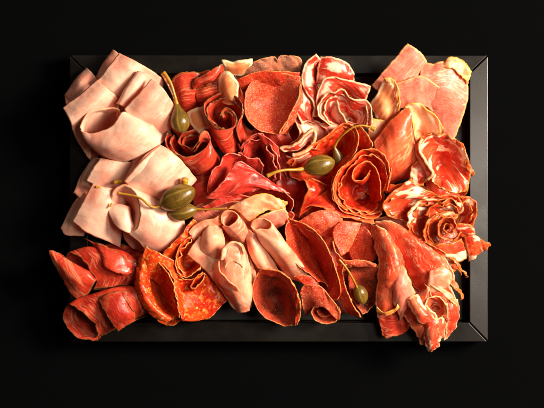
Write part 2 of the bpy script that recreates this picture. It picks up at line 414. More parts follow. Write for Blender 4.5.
ham([[(151.5,79,62),(139,93,64),(124,109,60)],[(161,86,67),(148,104,67),(131,118,58)],[(171,100,60),(161,118,58),(146,130,48)],
     [(177,113,44),(170,130,40),(158,140,34)],[(160,115,14),(150,122,12),(135,118,14)],[(142,82,16),(132,92,14),(118,104,16)],
     [(137,72,52),(126,88,54),(117,104,48)],[(143,72,64),(131,88,66),(120,105,60)],[(150,76,61),(138,91,62),(124,107,57)],[(153,84,54),(142,97,54),(128,110,50)]],
    'pale cooked ham roll beside the upright caper berry, its free edge running diagonally across it', dz=7)
ham([[(121,122,44),(117,116,50),(119,110,57),(110,108,54),(100,109,56),(89,112,58),(83,119,58),(80,128,57),(89,133,60),(101,131,63),(113,125,65),(121,113,66),(127,113,60)],
     [(128,124,34),(124,120,34),(126,116,38),(118,113,36),(108,118,30),(94,122,28),(88,128,30),(84,136,46),(94,148,58),(110,148,68),(128,140,72),(142,128,68),(149,123,58)],
     [(150,130,24),(145,130,20),(140,130,14),(128,132,10),(118,138,10),(106,144,12),(102,150,14),(103,158,24),(114,162,42),(131,160,52),(150,151,56),(163,142,50),(168,134,38)]],
    'cooked ham roll with an open mouth facing left and a ragged fatty lip', dz=4, th=1.6, wob=0.7)
# --- cooked ham, middle left
ham([[(100,158,52),(93,168,50),(86,180,46)],[(116,161,54),(110,175,52),(100,188,46)],[(133,163,44),(126,180,42),(116,196,38)],
     [(125,170,12),(112,180,12),(100,190,12)],[(95,162,14),(82,180,12),(76,194,12)],[(92,160,40),(82,176,40),(75,193,34)],[(98,158,48),(90,175,46),(81,199,36)],[(106,165,46),(98,180,44),(90,196,36)]],
    'cooked ham roll tucked below the open-mouthed roll, small and partly covered, at the left rim')
lip = ham([[(160,145,56),(146,155,62),(134,168,62),(123,181,56)],[(172,152,62),(158,166,68),(148,176,66),(130,188,56)],[(186,166,56),(172,180,60),(158,190,56),(142,196,46)],
     [(196,180,40),(184,192,42),(170,202,40),(156,204,34)],[(180,170,10),(165,175,10),(150,180,10),(138,184,10)],[(148,150,26),(138,160,22),(130,168,20),(122,176,20)],
     [(152,148,46),(140,156,50),(129,170,48),(121,181,44)],[(158,151,52),(147,162,55),(137,174,54),(126,183,50)]],
    'cooked ham roll under the large caper berry, with a bright creased left lip', dz=3, th=1.5)
ham([[(159,146,60),(147,156,68),(135,168,69),(124,181,62)],[(162,147,66),(151,159,73),(139,171,73),(127,183,65)],[(167,150,64),(156,163,70),(144,176,69),(132,187,60)],[(172,156,60),(161,170,64),(150,181,62),(138,191,54)]], None, name='folded_layer', parent=lip, wob=0.5, th=1.6)
ham([[(92.7,184,54),(84,200,54),(72,221,48)],[(103,187,58),(96,208,58),(86,232,50)],[(117,190,52),(112,212,52),(104,240,44)],[(126,200,30),(122,224,28),(120,247,26)],
     [(108,200,10),(100,216,9),(92,232,10)],[(84,192,14),(74,208,12),(64,228,12)],[(84,192,36),(74,210,38),(62.5,231,33)],[(90,196,44),(80,214,46),(67,235.5,38)],[(98,202,42),(92,218,42),(84,236.5,34)]],
    'lowest pale cooked ham roll at the left rim, with a flared pointed corner')
sp = ham([[(128,233,58),(137,228,64),(140,214,66),(138,200,66),(132,190,65),(124,185.5,64),(115,189,62),(111,197,58),(111,206,54)],
     [(140,243,54),(151,236,62),(155,220,64),(152,204,62),(143,194,58),(132,190,50),(120,192,44),(112,200,42),(110,208,40)],
     [(146,252,38),(167,250,44),(184,236,46),(182,214,44),(168,202,36),(150,196,26),(134,196,20),(120,202,18),(112,210,18)]],
    'cooked ham slice rolled in a spiral, its round open end below the caper berries', th=1.6, wob=0.6)
ham([[(128,233.5,57),(137,228,63),(139.8,214,65),(137.8,200,65),(132,190.3,64),(124,185.8,63),(115.3,189.3,61),(111.5,197,57.5),(111,206,54)],
     [(129,228,42),(134,223,46),(136,214,48),(134,204,48),(129,197,48),(124,194,48),(118,196,47),(115,201,45),(115,207,43)],
     [(130,222,26),(132,219,26),(133,213,26),(131,208,26),(128,204,28),(124,202,30),(121,203,30),(119,206,30),(119,210,30)]], None, th=1.6, wob=0.3, rag=0.2, name='inner_layer', parent=sp, cap=(127,212,22))
ham([[(110,206,54),(108.5,213,56),(115,225,58),(123,231,60),(131,234,60)],[(117,204,60),(117,213,64),(121,221,66),(127,227,65),(133,230,62)],
     [(127,206,60),(128,213,62),(130,220,62),(134,227,61)],[(130,208,46),(131,215,46),(133,222,46),(136,228,50)]], None, th=1.2, wob=0.4, rag=0.3, name='inner_fold', parent=sp)
# --- smoked ham, lower left
def speck(rows, label, **kw): return slice_('smoked_ham_slice', 'speck', rows, label, 'smoked ham', SPK, **{**dict(th=0.85, rag=1.5, wob=0.9, pleat=0.8), **kw})
speck([[(92,290,38),(95,279,46),(89,272,48),(84,262.5,50),(75,256,48),(67,253,44),(64,262,34),(72,274,28),(84,286,30),(92,291,38)],
       [(110,287,40),(112,274,48),(106,262,52),(98,252,50),(88,248,46),(78,250,36),(80,262,20),(88,274,16),(100,284,22),(110,288,38)],
       [(138,283,34),(142,272,44),(138,262,48),(128,254,46),(116,250,40),(106,250,26),(104,262,12),(112,272,10),(124,280,14),(138,284,30)]],
    'red smoked ham roll with a crusted open mouth, directly beside the pointed tail', cap=(100,266,30))
speck([[(48.5,250.5,54),(50,256,53),(55,265,50),(62,278,46),(69,291,44),(76,299,42)],[(49.5,250,54),(54,257,56),(62,267,56),(71,277,56),(80,286,53),(88,294,46)],
       [(51,250,54),(58,256,54),(67,261,54),(77,266,55),(87,273,55),(95,282,52)],[(54,251,46),(62,257,44),(72,262,42),(82,267,42),(91,273,42),(98,280,42)]],
    'thin smoked ham tail curling to a point beyond the left rim of the tray', rag=0.8, wob=1.6)
speck([[(84,238,40),(92,241,44),(101,244,50),(112,248,52),(124,256,52),(138,263,48)],[(92,243,42),(99,250,52),(106,256,56),(116,262,56),(128,267,50),(138,268,44)],
       [(94,244,38),(101,256,50),(105,267,56),(114,272,57),(124,274.5,54),(137,270,42)],[(102,256,44),(108,262,48),(116,266,48),(124,269,46),(132,270,40),(138,272,38)]],
    'smoked ham flap folded into a triangle under the pale ham, lower edge blackened', wob=1.3)
speck([[(94,338,34),(96,330,42),(90,321,48),(83,313.5,50),(76,309,48),(69,306,44),(64,309,34),(63,321,24),(70,333,16),(78,339,18),(88,340,26),(95,340,34)],
       [(116,327,36),(118,316,46),(114,306,52),(106,298,52),(94,295,48),(82,297,40),(76,304,26),(78,318,12),(88,328,10),(98,332,10),(108,330,16),(118,328,34)],
       [(150,312,34),(152,304,42),(148,294,46),(140,288,44),(128,286,40),(114,288,30),(106,298,18),(108,308,10),(120,316,8),(130,318,8),(140,316,16),(150,314,32)]],
    'red smoked ham roll at the lower left tray corner, with a wide black-edged opening')
speck([[(96,299.5,52),(103,311,58),(110,322,56),(117,332,44)],[(104,295,56),(112,308,60),(119,319,58),(123,328,46)],[(113,292,58),(121,304,58),(128,314,56),(130,323,46)],[(126,290,54),(129,300,54),(134,310,52),(135.5,319,44)]],
    'smoked ham strap folded square across the corner roll, with dark burnt ends', wob=1.6)
speck([[(112,292,52),(120,290,56),(127,291,56)],[(118,299,54),(124,298,57),(128,302,56)],[(126,308,52),(131,308,54),(134,312,54)]],
    'small curled smoked ham edge standing up behind the square strap', rag=1.0)
# --- chorizo, lower left centre
def chor(rows, label, **kw): return slice_('chorizo_slice', 'chorizo', rows, label, 'chorizo', CHO, **{**dict(th=0.9, rag=1.2, wob=0.9, ruf=0.8), **kw})
chor([[(193,218,56),(180,234,58),(168,247,56),(160,256,50)],[(196,222,52),(186,240,54),(176,252,50),(170,262,46)],[(200,228,40),(190,248,34),(182,262,32),(178,270,32)]],
    'orange chorizo slice standing as a narrow strip below the smaller caper berry')
chor([[(147,246,54),(138,262,52),(135.5,285,50),(142,304,48),(152,317,45),(165,325,42)],[(149,254,58),(142,268,58),(141,286,57),(147,302,54),(157,313,50),(169,321,46)],
      [(151.5,263,54),(148,273,52),(149,287,50),(154,301,48),(162,311,46),(173,319,44)],[(153,264,44),(155,276,30),(158,288,22),(163,300,22),(169,310,28),(176,318,40)],
      [(155,263,52),(161,268,46),(168,280,44),(172,294,42),(175,307,42),(179,318,44)],[(156,262,60),(163,267,62),(171,278,63),(175.5,292,61),(178,306,58),(180,318,50)]],
    'large orange chorizo slice cupped into a bowl with a smooth dark red inside', wob=0.5, rag=0.7)
chor([[(146.5,245.5,60),(154,250,61),(163,254,60),(174,260,56)],[(142,258,58),(150,263,59),(160,265,57),(172,272,50)],[(139,272,52),(147,276,50),(152,280,40),(160,285,30)]],
    'orange chorizo flap with a pointed peak touching the pale ham')
chor([[(157,262,58),(164,266,60),(172,277,61),(176,292,59),(178,306,56),(181,320,46)],[(172,262,54),(177,272,52),(182,284,50),(184,298,50),(185,310,48),(187,320,42)]],
    'narrow spotted chorizo strip between the bowl and the flat fan', wob=0.8)
chor([[(195,232,56),(186,240,58),(178,250,58),(175,261,57),(177,271,56),(184,277.5,56),(194,274,57),(201,269,58)],
      [(196,240,40),(190,246,36),(184,254,34),(182,262,32),(184,268,32),(188,271,32),(195,268,36),(202,262,40)],
      [(198,250,22),(194,253,18),(191,257,14),(190,261,12),(191,264,12),(193,264,14),(198,260,18),(203,256,24)]],
    'chorizo slice curled into a dark hollow beside the rosy ham, upper right of the bowl', wob=0.5, cap=(196, 262, 12), dbl=[(0.86, -3)])
chor([[(176,272,52),(184,279,56),(193,279,58),(200,276,59),(204.5,273,60),(203,280,60),(197,285.5,59),(193,288,58),(191,286,58),(194,280,59),(199,275,60),(203,272,60)],
      [(178,284,40),(185,288,42),(193,288,42),(199,285,44),(203,281,44),(203,286,44),(198,290,44),(194,292,44),(193,290,42),(196,285,42),(200,281,42),(204,278,42)]],
    'small folded chorizo loop in the middle of the chorizo group', rag=0.5, wob=0.3, step=1)
chor([[(174,278,52),(173,290,54),(175,304,54),(179,316,50),(182,321,44)],[(184,280,54),(184,294,50),(186,308,48),(190,318,44),(194,319,40)],
      [(197,282,52),(200,292,47),(203,304,44),(206,314,42),(208,319,40)],[(206,276,50),(211,284,46),(216,294,44),(220,302,42),(224,304,42)],[(206,268,40),(214,274,36),(220,282,34),(226,292,34),(230,298,34)]],
    'chorizo slice spread flat like a fan over the lower rim, right of the bowl-shaped one', wob=1.8, ruf=1.4)
chor([[(182,321,38),(174,326,36),(166,326,34)],[(180,312,36),(172,316,34),(164,318,30)]],'chorizo edge peeping out over the bottom rim beneath the bowl')
# --- rosy ham, bottom centre
def turk(rows, label, **kw): return slice_('rosy_ham_slice', 'turkey', rows, label, 'ham', TUR, **{**dict(th=1.0, rag=0.8, wob=0.9, pleat=0.9), **kw})
turk([[(187,255,54),(197,263,52),(208,274,50),(220,290,46),(231,306,42),(240,312,38)],[(192,246,56),(204,254,56),(216,264,54),(228,280,50),(240,296,44),(248,306,38)],
      [(200,236,54),(212,244,52),(226,256,46),(238,272,40),(248,288,36),(254,296,30)]],
    'pale rosy ham slice hanging diagonally over the right edge of the chorizo', wob=1.5)
turk([[(200,236,54),(206,228,59),(213,224,60),(222,228,58)],[(199,246,55),(207,240,64),(216,240,62),(224,246,54)],[(203,258,52),(211,254,60),(218,258,56),(222,264,48)],[(212,270,44),(216,268,46),(220,272,44),(224,276,40)]],
    'bright wet rosy ham bulge left of the upright rolled ham', wob=2.2)
turk([[(188,232,55),(193,226,58),(203,220,61),(214,218,62),(222,213,62),(228,209,58)],[(191,237,53),(198,230,56),(206,226,58),(216,224,58),(224,221,56),(230,218,50)],[(193,240,46),(200,236,46),(208,234,46),(216,232,44),(224,230,40),(230,226,36)]],
    'curved strip of ham with a thick cream fat edge beneath the lower caper stem', th=2.6)
scr = turk([[(223,250,56),(217,266,54),(220,282,52),(230,299,44),(237,312,36)],[(226,245,66),(226,262,67),(231,282,64),(237,301,56),(242,313,42)],
      [(241,243,66),(243,262,65),(246,284,61),(249,302,52),(249,311,40)],[(246,252,50),(251,270,46),(253,290,44),(253,306,36)]],
    'rosy ham rolled into an upright scroll with an orange hollow at its top', th=1.1, wob=1.0)
turk([[(220,260,66),(222,249,71),(230,242.5,73),(240,244,72),(245,253,67)],[(224,261,65),(227,253,66),(232,248,66),(238,250,66),(242,257,66)],[(225,268,69),(229,263,68),(234,262,68),(239,264,68),(243,268,67)]],
    None, name='rolled_lip', parent=scr, th=1.5, wob=0.4)
turk([[(214,262,54),(214,273,56),(221,284,58),(232,295,56),(238,299,52)],[(219,260,64),(221,270,67),(228,278,69),(236,286,67),(242,294,60)]],'narrow ham fold wrapped round the left side of the upright scroll')
turk([[(225,226,60),(221,221,64),(222,214,66),(228,210.5,66),(235,212,67),(238,216,68),(236,221,68),(229,226,66),(222,226,62)],
      [(232,236,48),(227,232,48),(228,224,50),(234,220,50),(241,222,52),(246,226,56),(246,232,58),(240,238,58),(230,237,52)],
      [(238,248,26),(234,244,26),(234,238,26),(240,234,26),(247,236,28),(252,240,32),(252,246,34),(246,252,34),(236,250,28)]],
    'short rosy ham tube with a round open end pointing up, left of the long one', wob=0.4, rag=0.4)
turk([[(255,229,58),(251,225,62),(253,220,65),(260,217.5,66),(267,219,67),(271,224,68),(268,229,68),(260,229,68),(254,230,66)],
      [(264,248,44),(260,244,44),(262,237,46),(268,234,50),(277,233,56),(284,240,62),(284,250,64),(277,252,62),(266,249,54)],
      [(285,274,30),(283,270,30),(285,264,32),(290,262,36),(298,262,42),(306,270,46),(308,279,46),(302,283,42),(289,278,36)]],
    'long rosy ham tube running diagonally from its round mouth down to the two salami cones', wob=0.9, rag=0.5)
turk([[(247,226,54),(252,232,58),(262,238,56)],[(246,240,55),(254,246,58),(266,250,50)],[(250,254,52),(260,260,52),(274,262,44)],[(258,268,44),(268,272,42),(282,276,34)]],
    'flat rosy ham slice with a small oval vein, below the mouth of the long tube', wob=1.4)
turk([[(243,246,48),(250,258,46),(256,272,40)],[(246,256,40),(250,274,38),(254,300,32)]],'sliver of rosy ham between the upright scroll and the dark salami', wob=1)
# --- salami, bottom centre
def sal(rows, label, mat='salami', cat='salami', **kw): return slice_('salami_slice', mat, rows, label, cat, SAL, **{**dict(th=0.9, rag=0.7, wob=0.9, ruf=0.5), **kw})
dk = sal([[(260,270,56),(270,269,59),(283,273,61),(294,283,61)],[(255,279,52),(267,281,38),(281,286,34),(298,294,59)],[(252,292,49),(265,295,26),(281,299,20),(300,307,56)],
     [(256,307,46),(268,309,30),(282,313,26),(300,317,50)],[(265,318,43),(273,322,41),(285,326,41),(297,325,46)]],
    'dark brown-centred salami slice shaped like an open cone at the bottom rim', mat='salami_dark', wob=0.6)
sal([[(259,271,56),(264,268.5,59),(274,269,61),(284,273,62),(292,281,62),(298,293,60),(301,308,56),(297,325,48)],[(261,275,50),(267,275,52),(276,276,53),(284,280,54),(290,287,54),(294,297,54),(296,310,52),(294,326,46)],
     ], None, name='folded_edge', parent=dk, rag=0.4)
sal([[(302,302,52),(300,292,58),(304,286,62),(311,284,63),(320,285.5,63),(328,294,61),(336,304,58),(340,312,54)],[(304,312,40),(305,302,50),(309,296,57),(316,294,60),(323,296,60),(330,304,57),(335,311,54),(340,318,48)],
     [(307,316,30),(311,311,42),(316,308,52),(322,307,56),(327,310,56),(331,314,54),(335,318,50),(338,320,44)]],
    'salami slice folded over in a hood at the bottom rim, right of the dark cone', mat='salami_pale')
sal([[(340,311,52),(336,321,46),(327,324,44),(318,322,46),(311,315,48),(313,308,52),(320,306,54),(328,309,52),(332,314,48),(326,317,44),(319,315,44),(316,311,46)],
     [(338,306,38),(332,314,34),(326,316,32),(319,315,32),(315,310,34),(317,304,36),(322,302,38),(327,304,38),(330,308,36),(326,311,32),(322,310,30),(320,308,30)]],
    'curled tip of salami rolled to a small ring under the hood', mat='salami_pale', rag=0.4, wob=0.3, cap=(322,310,26))
sal([[(289,218,60),(285,228,61),(286,240,60),(290,255,58),(299,267,56),(311,276,54),(318,282,50)],
     [(300,222,48),(298,232,45),(299,244,42),(302,256,40),(308,266,40),(316,275,42),(322,282,44)],
     [(312,232,34),(311,240,30),(311,250,28),(313,260,28),(317,268,30),(322,276,34),(326,284,38)],
     [(318,240,32),(320,250,26),(320,260,24),(321,268,26),(324,276,30),(328,284,36),(330,290,38)]],
    'large salami slice forming the left half of the big cone in the lower middle', wob=0.7, cap=(322, 268, 22))
sal([[(289,218,60),(302,222,65),(316,231,68),(325,243,69),(332,257,67),(338,275,62),(341,292,54),(338,300,48)],
     [(297,226,50),(308,231,55),(318,239,58),(325,250,58),(330,264,56),(334,279,52),(336,292,46),(333,300,44)],
     [(309,238,36),(315,243,40),(320,250,42),(324,259,42),(326,270,42),(328,281,40),(328,291,38),(326,297,36)]],
    'large salami slice forming the arched right half of the big cone in the lower middle', wob=0.7, cap=(316, 272, 22), dbl=[(0.92, -4)])
sal([[(292,276,52),(301,282,52),(310,292,50)],[(310,276,52),(316,284,50),(322,292,46)],[(322,290,40),(326,296,40),(332,304,38)]], 'small salami flap at the foot of the big cone above the hood', rag=1.2)
sal([[(295,224,50),(302,218,54),(311,213,57),(322,210,57),(334,211,56),(342,217,54)],[(300,230,52),(309,226,56),(318,224,58),(328,224,57),(336,226,54),(342,226,50)],
     [(308,238,44),(316,236,46),(324,236,44),(332,238,40),(338,238,38),(342,236,36)]], 'oval salami slice lying flat behind the big cone', mat='salami_pale')
sal([[(340,221,56),(350,221,56),(361,223,54)],[(333,229,58),(344,232,58),(357,234,54)],[(334,240,58),(342,244,56),(351,246,50)],[(342,256,56),(345,254,54),(348,252,48)]],
    'small bright speckled salami triangle pointing down, right of the big cone', mat='salami_pale', wob=1.0)
sal([[(361,223,44),(370,232,44),(375,246,42),(376,260,40)],[(350,232,42),(358,240,40),(364,252,38),(366,264,36)],[(342,245,36),(348,252,34),(352,262,32),(354,270,30)]],
    'shadowed speckled salami slice behind the bright triangle', mat='salami')
sal([[(333,240,60),(336,250,61),(343,258.5,62),(354,259,62),(366,260.5,60),(375,264,57)],[(335,248,52),(338,257,56),(345,264,60),(356,263,60),(366,263,58),(376,265,56)],
     [(336,258,42),(340,266,46),(346,268,52),(356,266,54),(366,266,54),(376,267,54)]],
    'salami edge fold with a ragged pale lip pointing right, above the hanging caper berry', mat='salami_pale', rag=1.2)
sal([[(352,266,58),(346,266,60),(343,272,60),(345,284,57),(350,298,53),(355,308,50),(361,315.5,46)],[(348,262,54),(340,264,56),(336,274,54),(337,288,50),(341,300,46),(345,308,42),(350,314,38)]],
    'narrow bright-edged salami slice running to a point left of the hanging caper berry', wob=0.6, rag=0.5, dbl=[(1.06, -4)])
sal([[(350,266,46),(348,280,40),(350,294,36),(356,306,36),(362,315,40)],[(364,266,50),(362,280,36),(363,294,32),(367,304,32),(368,312,36)],[(378,266,52),(380,280,44),(378,294,40),(376,302,38),(370,310,38)]],
    'dark salami slice in shadow that the hanging caper berry lies on', mat='salami_dark')
# --- chorizo-like salami roses, centre
def ros(rows, label, **kw): return slice_('red_salami_slice', 'rose', rows, label, 'salami', 'glossy red salami slices in the middle', **{**dict(th=0.85, rag=0.8, wob=0.9, ruf=0.7), **kw})
ros([[(286,164,52),(292,158,56),(302,151,59),(315,143,61),(327,135,62),(337,127,62),(346,123,62),(355,126,62),(359,136,63),(357,150,64),(350,161,64),(341,169,64),(334,180,63),(333,192,61),(337,203,59),(347,211,58)],
     [(294,169,42),(300,164,44),(308,158,46),(318,152,46),(328,146,46),(336,140,46),(343,135,46),(348,136,46),(350,143,46),(347,152,48),(342,160,50),(337,168,52),(333,178,54),(334,190,52),(340,201,48),(350,208,46)],
     [(304,173,30),(309,170,30),(315,166,30),(322,161,28),(328,156,28),(333,152,28),(337,150,28),(340,150,28),(340,153,28),(338,158,30),(336,164,34),(335,172,40),(338,182,42),(342,191,38),(348,198,34),(354,202,32)]],
    'big glossy red salami slice whose looping rim holds the caper berries in the middle', wob=0.5, cap=(326, 176, 26), dbl=[(0.93, -3)])
ros([[(288,166,44),(292,176,48),(302,180,50),(312,178,50)],[(300,172,34),(304,180,38),(314,184,44),(326,184,46)],[(318,176,26),(322,184,32),(330,188,40),(336,188,44)]],
    'red salami slice lying under the middle caper berry')
ros([[(336,204,52),(334,190,58),(338,176,62),(347,164,65),(357,154,67),(366,148.5,67),(376,149,66),(384,154,65),(388,164,64),(390,178,62),(388,190,60)],
     [(341,204,44),(341,192,46),(345,180,48),(352,170,50),(359,163,50),(367,159,50),(374,160,50),(380,165,50),(383,173,50),(384,183,48),(382,192,46)],
     [(350,204,32),(350,195,30),(353,187,30),(358,180,30),(363,175,30),(368,173,30),(372,174,30),(375,178,30),(377,184,30),(377,190,30),(376,196,30)]],
    'outer slice of the red salami rose, with an arching pale rim', wob=0.5, dbl=[(0.88, -3)], cap=(366,194,30))
ros([[(380,200,54),(381,188,60),(379,175,63),(374,165,65),(367,161,66),(358,165,66),(352,172,65),(354,180,64),(360,180.5,64),(366,177,65),(370,170,65)],
     [(377,202,42),(376,190,44),(374,181,46),(370,174,48),(366,171,48),(360,173,48),(357,178,48),(358,183,48),(362,184,48),(366,181,48),(369,176,48)],
     [(372,206,32),(370,196,30),(369,188,30),(367,181,30),(365,178,30),(362,179,30),(361,182,30),(361,185,30),(363,186,30),(365,184,30),(367,181,30)]],
    'tightly curled heart of the red salami rose', wob=0.4, rag=0.4)
ros([[(332,180,62),(331,192,60),(336,204,58),(345,212,57),(358,217,56),(372,219,54),(382,214,54)],[(340,182,46),(340,192,42),(345,201,40),(353,207,38),(363,210,38),(373,210,40),(383,205,44)],
     [(350,184,32),(351,190,28),(354,196,26),(359,200,26),(366,202,26),(374,200,30),(384,194,36)]],
    'bowl-shaped lower petal of the red salami rose', wob=0.6, cap=(364, 192, 22), dbl=[(0.9, -2), (0.78, -3)])
ros([[(298,219,42),(301,208,50),(304,196,55),(308,190,58),(306,184,58),(303,178,56)],[(303,214,44),(308,204,52),(313,196,54),(316,190,54),(314,184,52),(310,180,48)],[(314,206,40),(318,198,44),(322,192,44),(324,188,42),(322,184,40),(318,182,36)]],
    'narrow spiky red salami slice with sharp folds, left of the rose', rag=0.8)
ros([[(300,211,46),(308,206,52),(318,207,56),(328,212,56),(338,217,56),(352,219,56),(364,222,56),(374,225,54)],[(312,200,50),(318,198,52),(326,201,52),(333,205,52),(341,210,52),(352,214,52),(362,217,52),(374,222,50)],
     [(326,190,46),(328,190,46),(331,193,46),(336,199,46),(343,205,46),(352,209,46),(360,212,46),(370,216,46)]],
    'flat red salami slice at the foot of the rose, ending in a ragged tip', rag=1.2)
ros([[(360,126,58),(368,134,60),(373,146,60)],[(355,134,50),(362,142,52),(368,152,52)],[(350,144,36),(356,152,38),(362,158,38)]],'red salami petal between the looping rim and the yellow caper stem end')
ros([[(376,150,56),(384,148,58),(391,156,58),(392,172,54)],[(376,166,44),(382,164,46),(388,170,46),(390,182,44)]],'outermost red petal on the right side of the rose, against the orange ham cone')
ros([[(300,184,26),(316,178,26),(330,168,26)],[(296,204,24),(316,204,22),(334,196,24)],[(290,222,22),(314,226,20),(340,222,20)]],'shadowed red slice at the bottom of the gap left of the rose')
# --- salami, top
sal([[(234,78,44),(236,70,50),(246,64,54),(262,58,58),(274,56.5,58),(277,59,58),(280,55.5,59),(292,55.5,59),(300,57,58),(303,63,56),(300,72,54)],
     [(242,84,42),(246,78,46),(254,74,50),(264,70,52),(272,68,52),(277,68,52),(282,67,53),(290,67,53),(296,68,52),(299,72,50),(299,80,48)],
     [(252,92,34),(256,88,36),(262,84,38),(268,81,40),(273,80,40),(277,80,40),(282,79,40),(288,79,40),(293,80,40),(296,84,40),(297,90,38)]],
    'dry brownish-grey salami slice, rearmost of the three at the top rim', mat='salami_grey')
sal([[(235,80,52),(244,76,57),(256,72,60),(268,70.5,62),(280,71,62),(292,71.5,61),(300,72,58)],[(238,86,50),(248,83,53),(258,80,56),(268,79,57),(280,79,57),(291,80,56),(300,82,54)],
     [(246,92,40),(252,90,44),(260,89,46),(268,88,46),(279,88,46),(290,89,46),(300,92,46)]],
    'middle red salami slice of the three at the top rim', mat='salami')
fun = sal([[(256,76,56),(268,72.5,60),(284,73,61),(300,76,59)],[(247,89,55),(262,86,50),(280,86,48),(300,87,60)],[(245,104,54),(258,102,42),(276,100,38),(289,102,46),(298,101,60)],
      [(246,117,55),(257,115,45),(271,113,42),(283,115,50),(293,113,60)],[(254,128,57),(262,128,52),(271,128,50),(279,130,54),(286,127,60)],[(262,132,56),(268,133,56),(274,134,56),(279,134.5,57),(283,132,59)]],
    'round speckled salami slice cupped into a wide funnel below the top rim', mat='salami_pale', wob=0.6)
sal([[(300.5,82,60),(298,96,63),(291,112,63),(279,134,60)],[(301,85,58),(303,100,57),(297,118,54),(283,135,52)]], None, name='folded_lip', parent=fun, mat='salami_pale', wob=0.5, rag=0.3)
sal([[(303,70,56),(298,86,58),(294,102,56),(290,116,54),(282,130,50)],[(306,90,44),(302,102,44),(298,114,44),(292,126,42),(286,136,40)]], 'narrow red slice between the salami funnel and the marbled coppa', mat='salami')
# --- smoked ham, upper left centre
speck([[(172,79,50),(175,75,53),(185,71,56),(196,71,55),(205,73,50)],[(173,84,50),(180,82,55),(188,82,56),(198,80,54),(206,80,48)],[(175,100,40),(182,102,46),(190,102,46),(200,98,42),(208,96,36)],[(180,114,30),(187,114,34),(194,114,34),(203,110,30),(210,106,26)]],
    'smoked ham fold nearest the upright caper berry, along the top rim')
speck([[(191,84,56),(193,79,59),(200,74,61),(208,71,62),(214,66,63),(221,62.5,63),(224,67,60)],[(193,89,55),(198,84,60),(206,81,62),(213,78,62),(218,74,61),(222,72,58),(224,73,54)],[(196,88,44),(202,84,46),(208,82,46),(214,80,46),(218,78,44),(222,76,42),(224,77,40)]],
    'smoked ham crest with a curly black crust, right of the fold by the caper berry', wob=1.4, rag=2.4)
speck([[(194,89,50),(203,86,55),(213,84,57),(219,83,54)],[(196,98,46),(205,97,50),(214,95,52),(221,94,48)],[(201,108,36),(208,108,40),(216,106,40),(222,104,36)]], 'smooth red band of smoked ham below the curly crust')
slice_('cured_ham_slice','fatrim',[[(221,60,54),(232,61,56),(242,60,58),(252,58.5,56)],[(224,66,57),(234,67,60),(243,66,60),(252,63,56)],[(226,76,46),(236,76,48),(244,76,46),(252,72,44)]],'orange-tan ham strip with a cream end at the top rim, left of the salami','cured ham','fatty cured ham pieces',rag=0.8)
slice_('cured_ham_slice','fatrim',[[(222,72,60),(227,70,64),(233,75,65),(238,82,62)],[(219,80,60),(226,82,66),(233,86,66),(238,90,60)],[(219,90,54),(225,93,60),(232,96,60),(238,98,54)],[(222,102,44),(228,104,46),(234,105,46),(240,106,42)]],'peach ham piece with a cream fat rim above the smoked ham rosette','cured ham','fatty cured ham pieces',rag=1.0,th=1.5)
speck([[(236,74,50),(240,84,54),(244,96,52),(246,106,48)],[(232,84,44),(237,94,46),(242,104,46),(246,114,42)]],'red sliver between the plump fatty ham and the speckled salami funnel')
speck([[(236,124,48),(232,116,52),(224,112,58),(220,116,60),(224,108,62),(232,109.5,62),(237,117,62),(236,125,62),(226,129,64),(216,127,64),(209,121,64),(204,112,63),(204,104,62),(209,98,61),(218,93,61),(227,93,61),(237,97,62),(243,105,62),(241,116,62),(236,126,62)],
       [(234,128,32),(231,122,34),(226,120,38),(224,122,40),(226,118,42),(231,118,42),(235,123,44),(235,131,50),(228,138,60),(218,137,62),(211,130,54),(209,122,44),(210,114,36),(214,108,32),(220,105,30),(227,104,30),(235,107,32),(240,114,40),(241,124,54),(237,134,58)],
       [(236,140,14),(234,134,14),(231,132,14),(230,134,14),(231,130,14),(234,130,14),(238,135,18),(240,144,30),(236,152,42),(226,154,46),(219,146,36),(216,134,22),(218,124,14),(222,118,12),(227,115,12),(233,116,12),(240,120,14),(246,128,24),(248,138,38),(243,148,44)]],
    'smoked ham rosette with a black-edged double ring, between the fat piece and the crimson beef', wob=0.4, rag=1.0, cap=(232, 128, 16), dbl=[(0.86, -3)])
speck([[(198,146,46),(200,136,52),(196,130,58),(188,131,60),(181,134,60),(178,142,56),(186,147,54),(192,150,58),(197,142,60),(200,132,62),(206,130,61),(210,137,61),(207,145,62),(200,151,63),(190,156,63),(177,155,63),(167,147,62),(165,138,61),(170,131,60)],
       [(198,150,30),(199,144,32),(196,139,36),(190,139,38),(184,141,38),(182,147,36),(187,151,36),(192,153,40),(197,148,44),(200,142,48),(206,140,52),(212,145,56),(213,154,60),(206,162,62),(194,166,60),(181,162,54),(172,152,46),(170,144,40),(174,138,38)],
       [(202,158,14),(202,154,14),(200,150,14),(196,150,14),(192,151,14),(191,154,14),(194,158,16),(198,160,20),(202,156,22),(206,152,26),(212,152,32),(219,156,38),(218,166,42),(209,173,44),(195,175,40),(184,169,30),(178,158,22),(177,150,18),(180,146,16)]],
    'smoked ham rosette with thin crusted rings, directly below the upright caper berry', wob=0.4, rag=1.0, cap=(202, 160, 12), dbl=[(0.86, -3)])
slice_('cured_ham_slice','fatrim',[[(186,112,46),(195,108,50),(205,105,50)],[(190,122,44),(198,120,47),(206,116,46)],[(198,134,38),(204,130,40),(212,128,40)]],'flat orange ham piece with a red middle between the two smoked ham rosettes','cured ham','fatty cured ham pieces',rag=1.0)
speck([[(240,118,42),(246,126,46),(254,132,46)],[(238,132,38),(244,138,40),(250,142,38)],[(228,148,30),(236,150,30),(244,152,28)]],'red smoked ham slice right of the double-ring rosette')
speck([[(160,74,46),(164,80,48),(170,92,46),(174,104,42)],[(163,72,44),(168,80,46),(173,90,44),(178,102,38)]],'tan sliver behind the stem of the upright caper berry', rag=0.5)
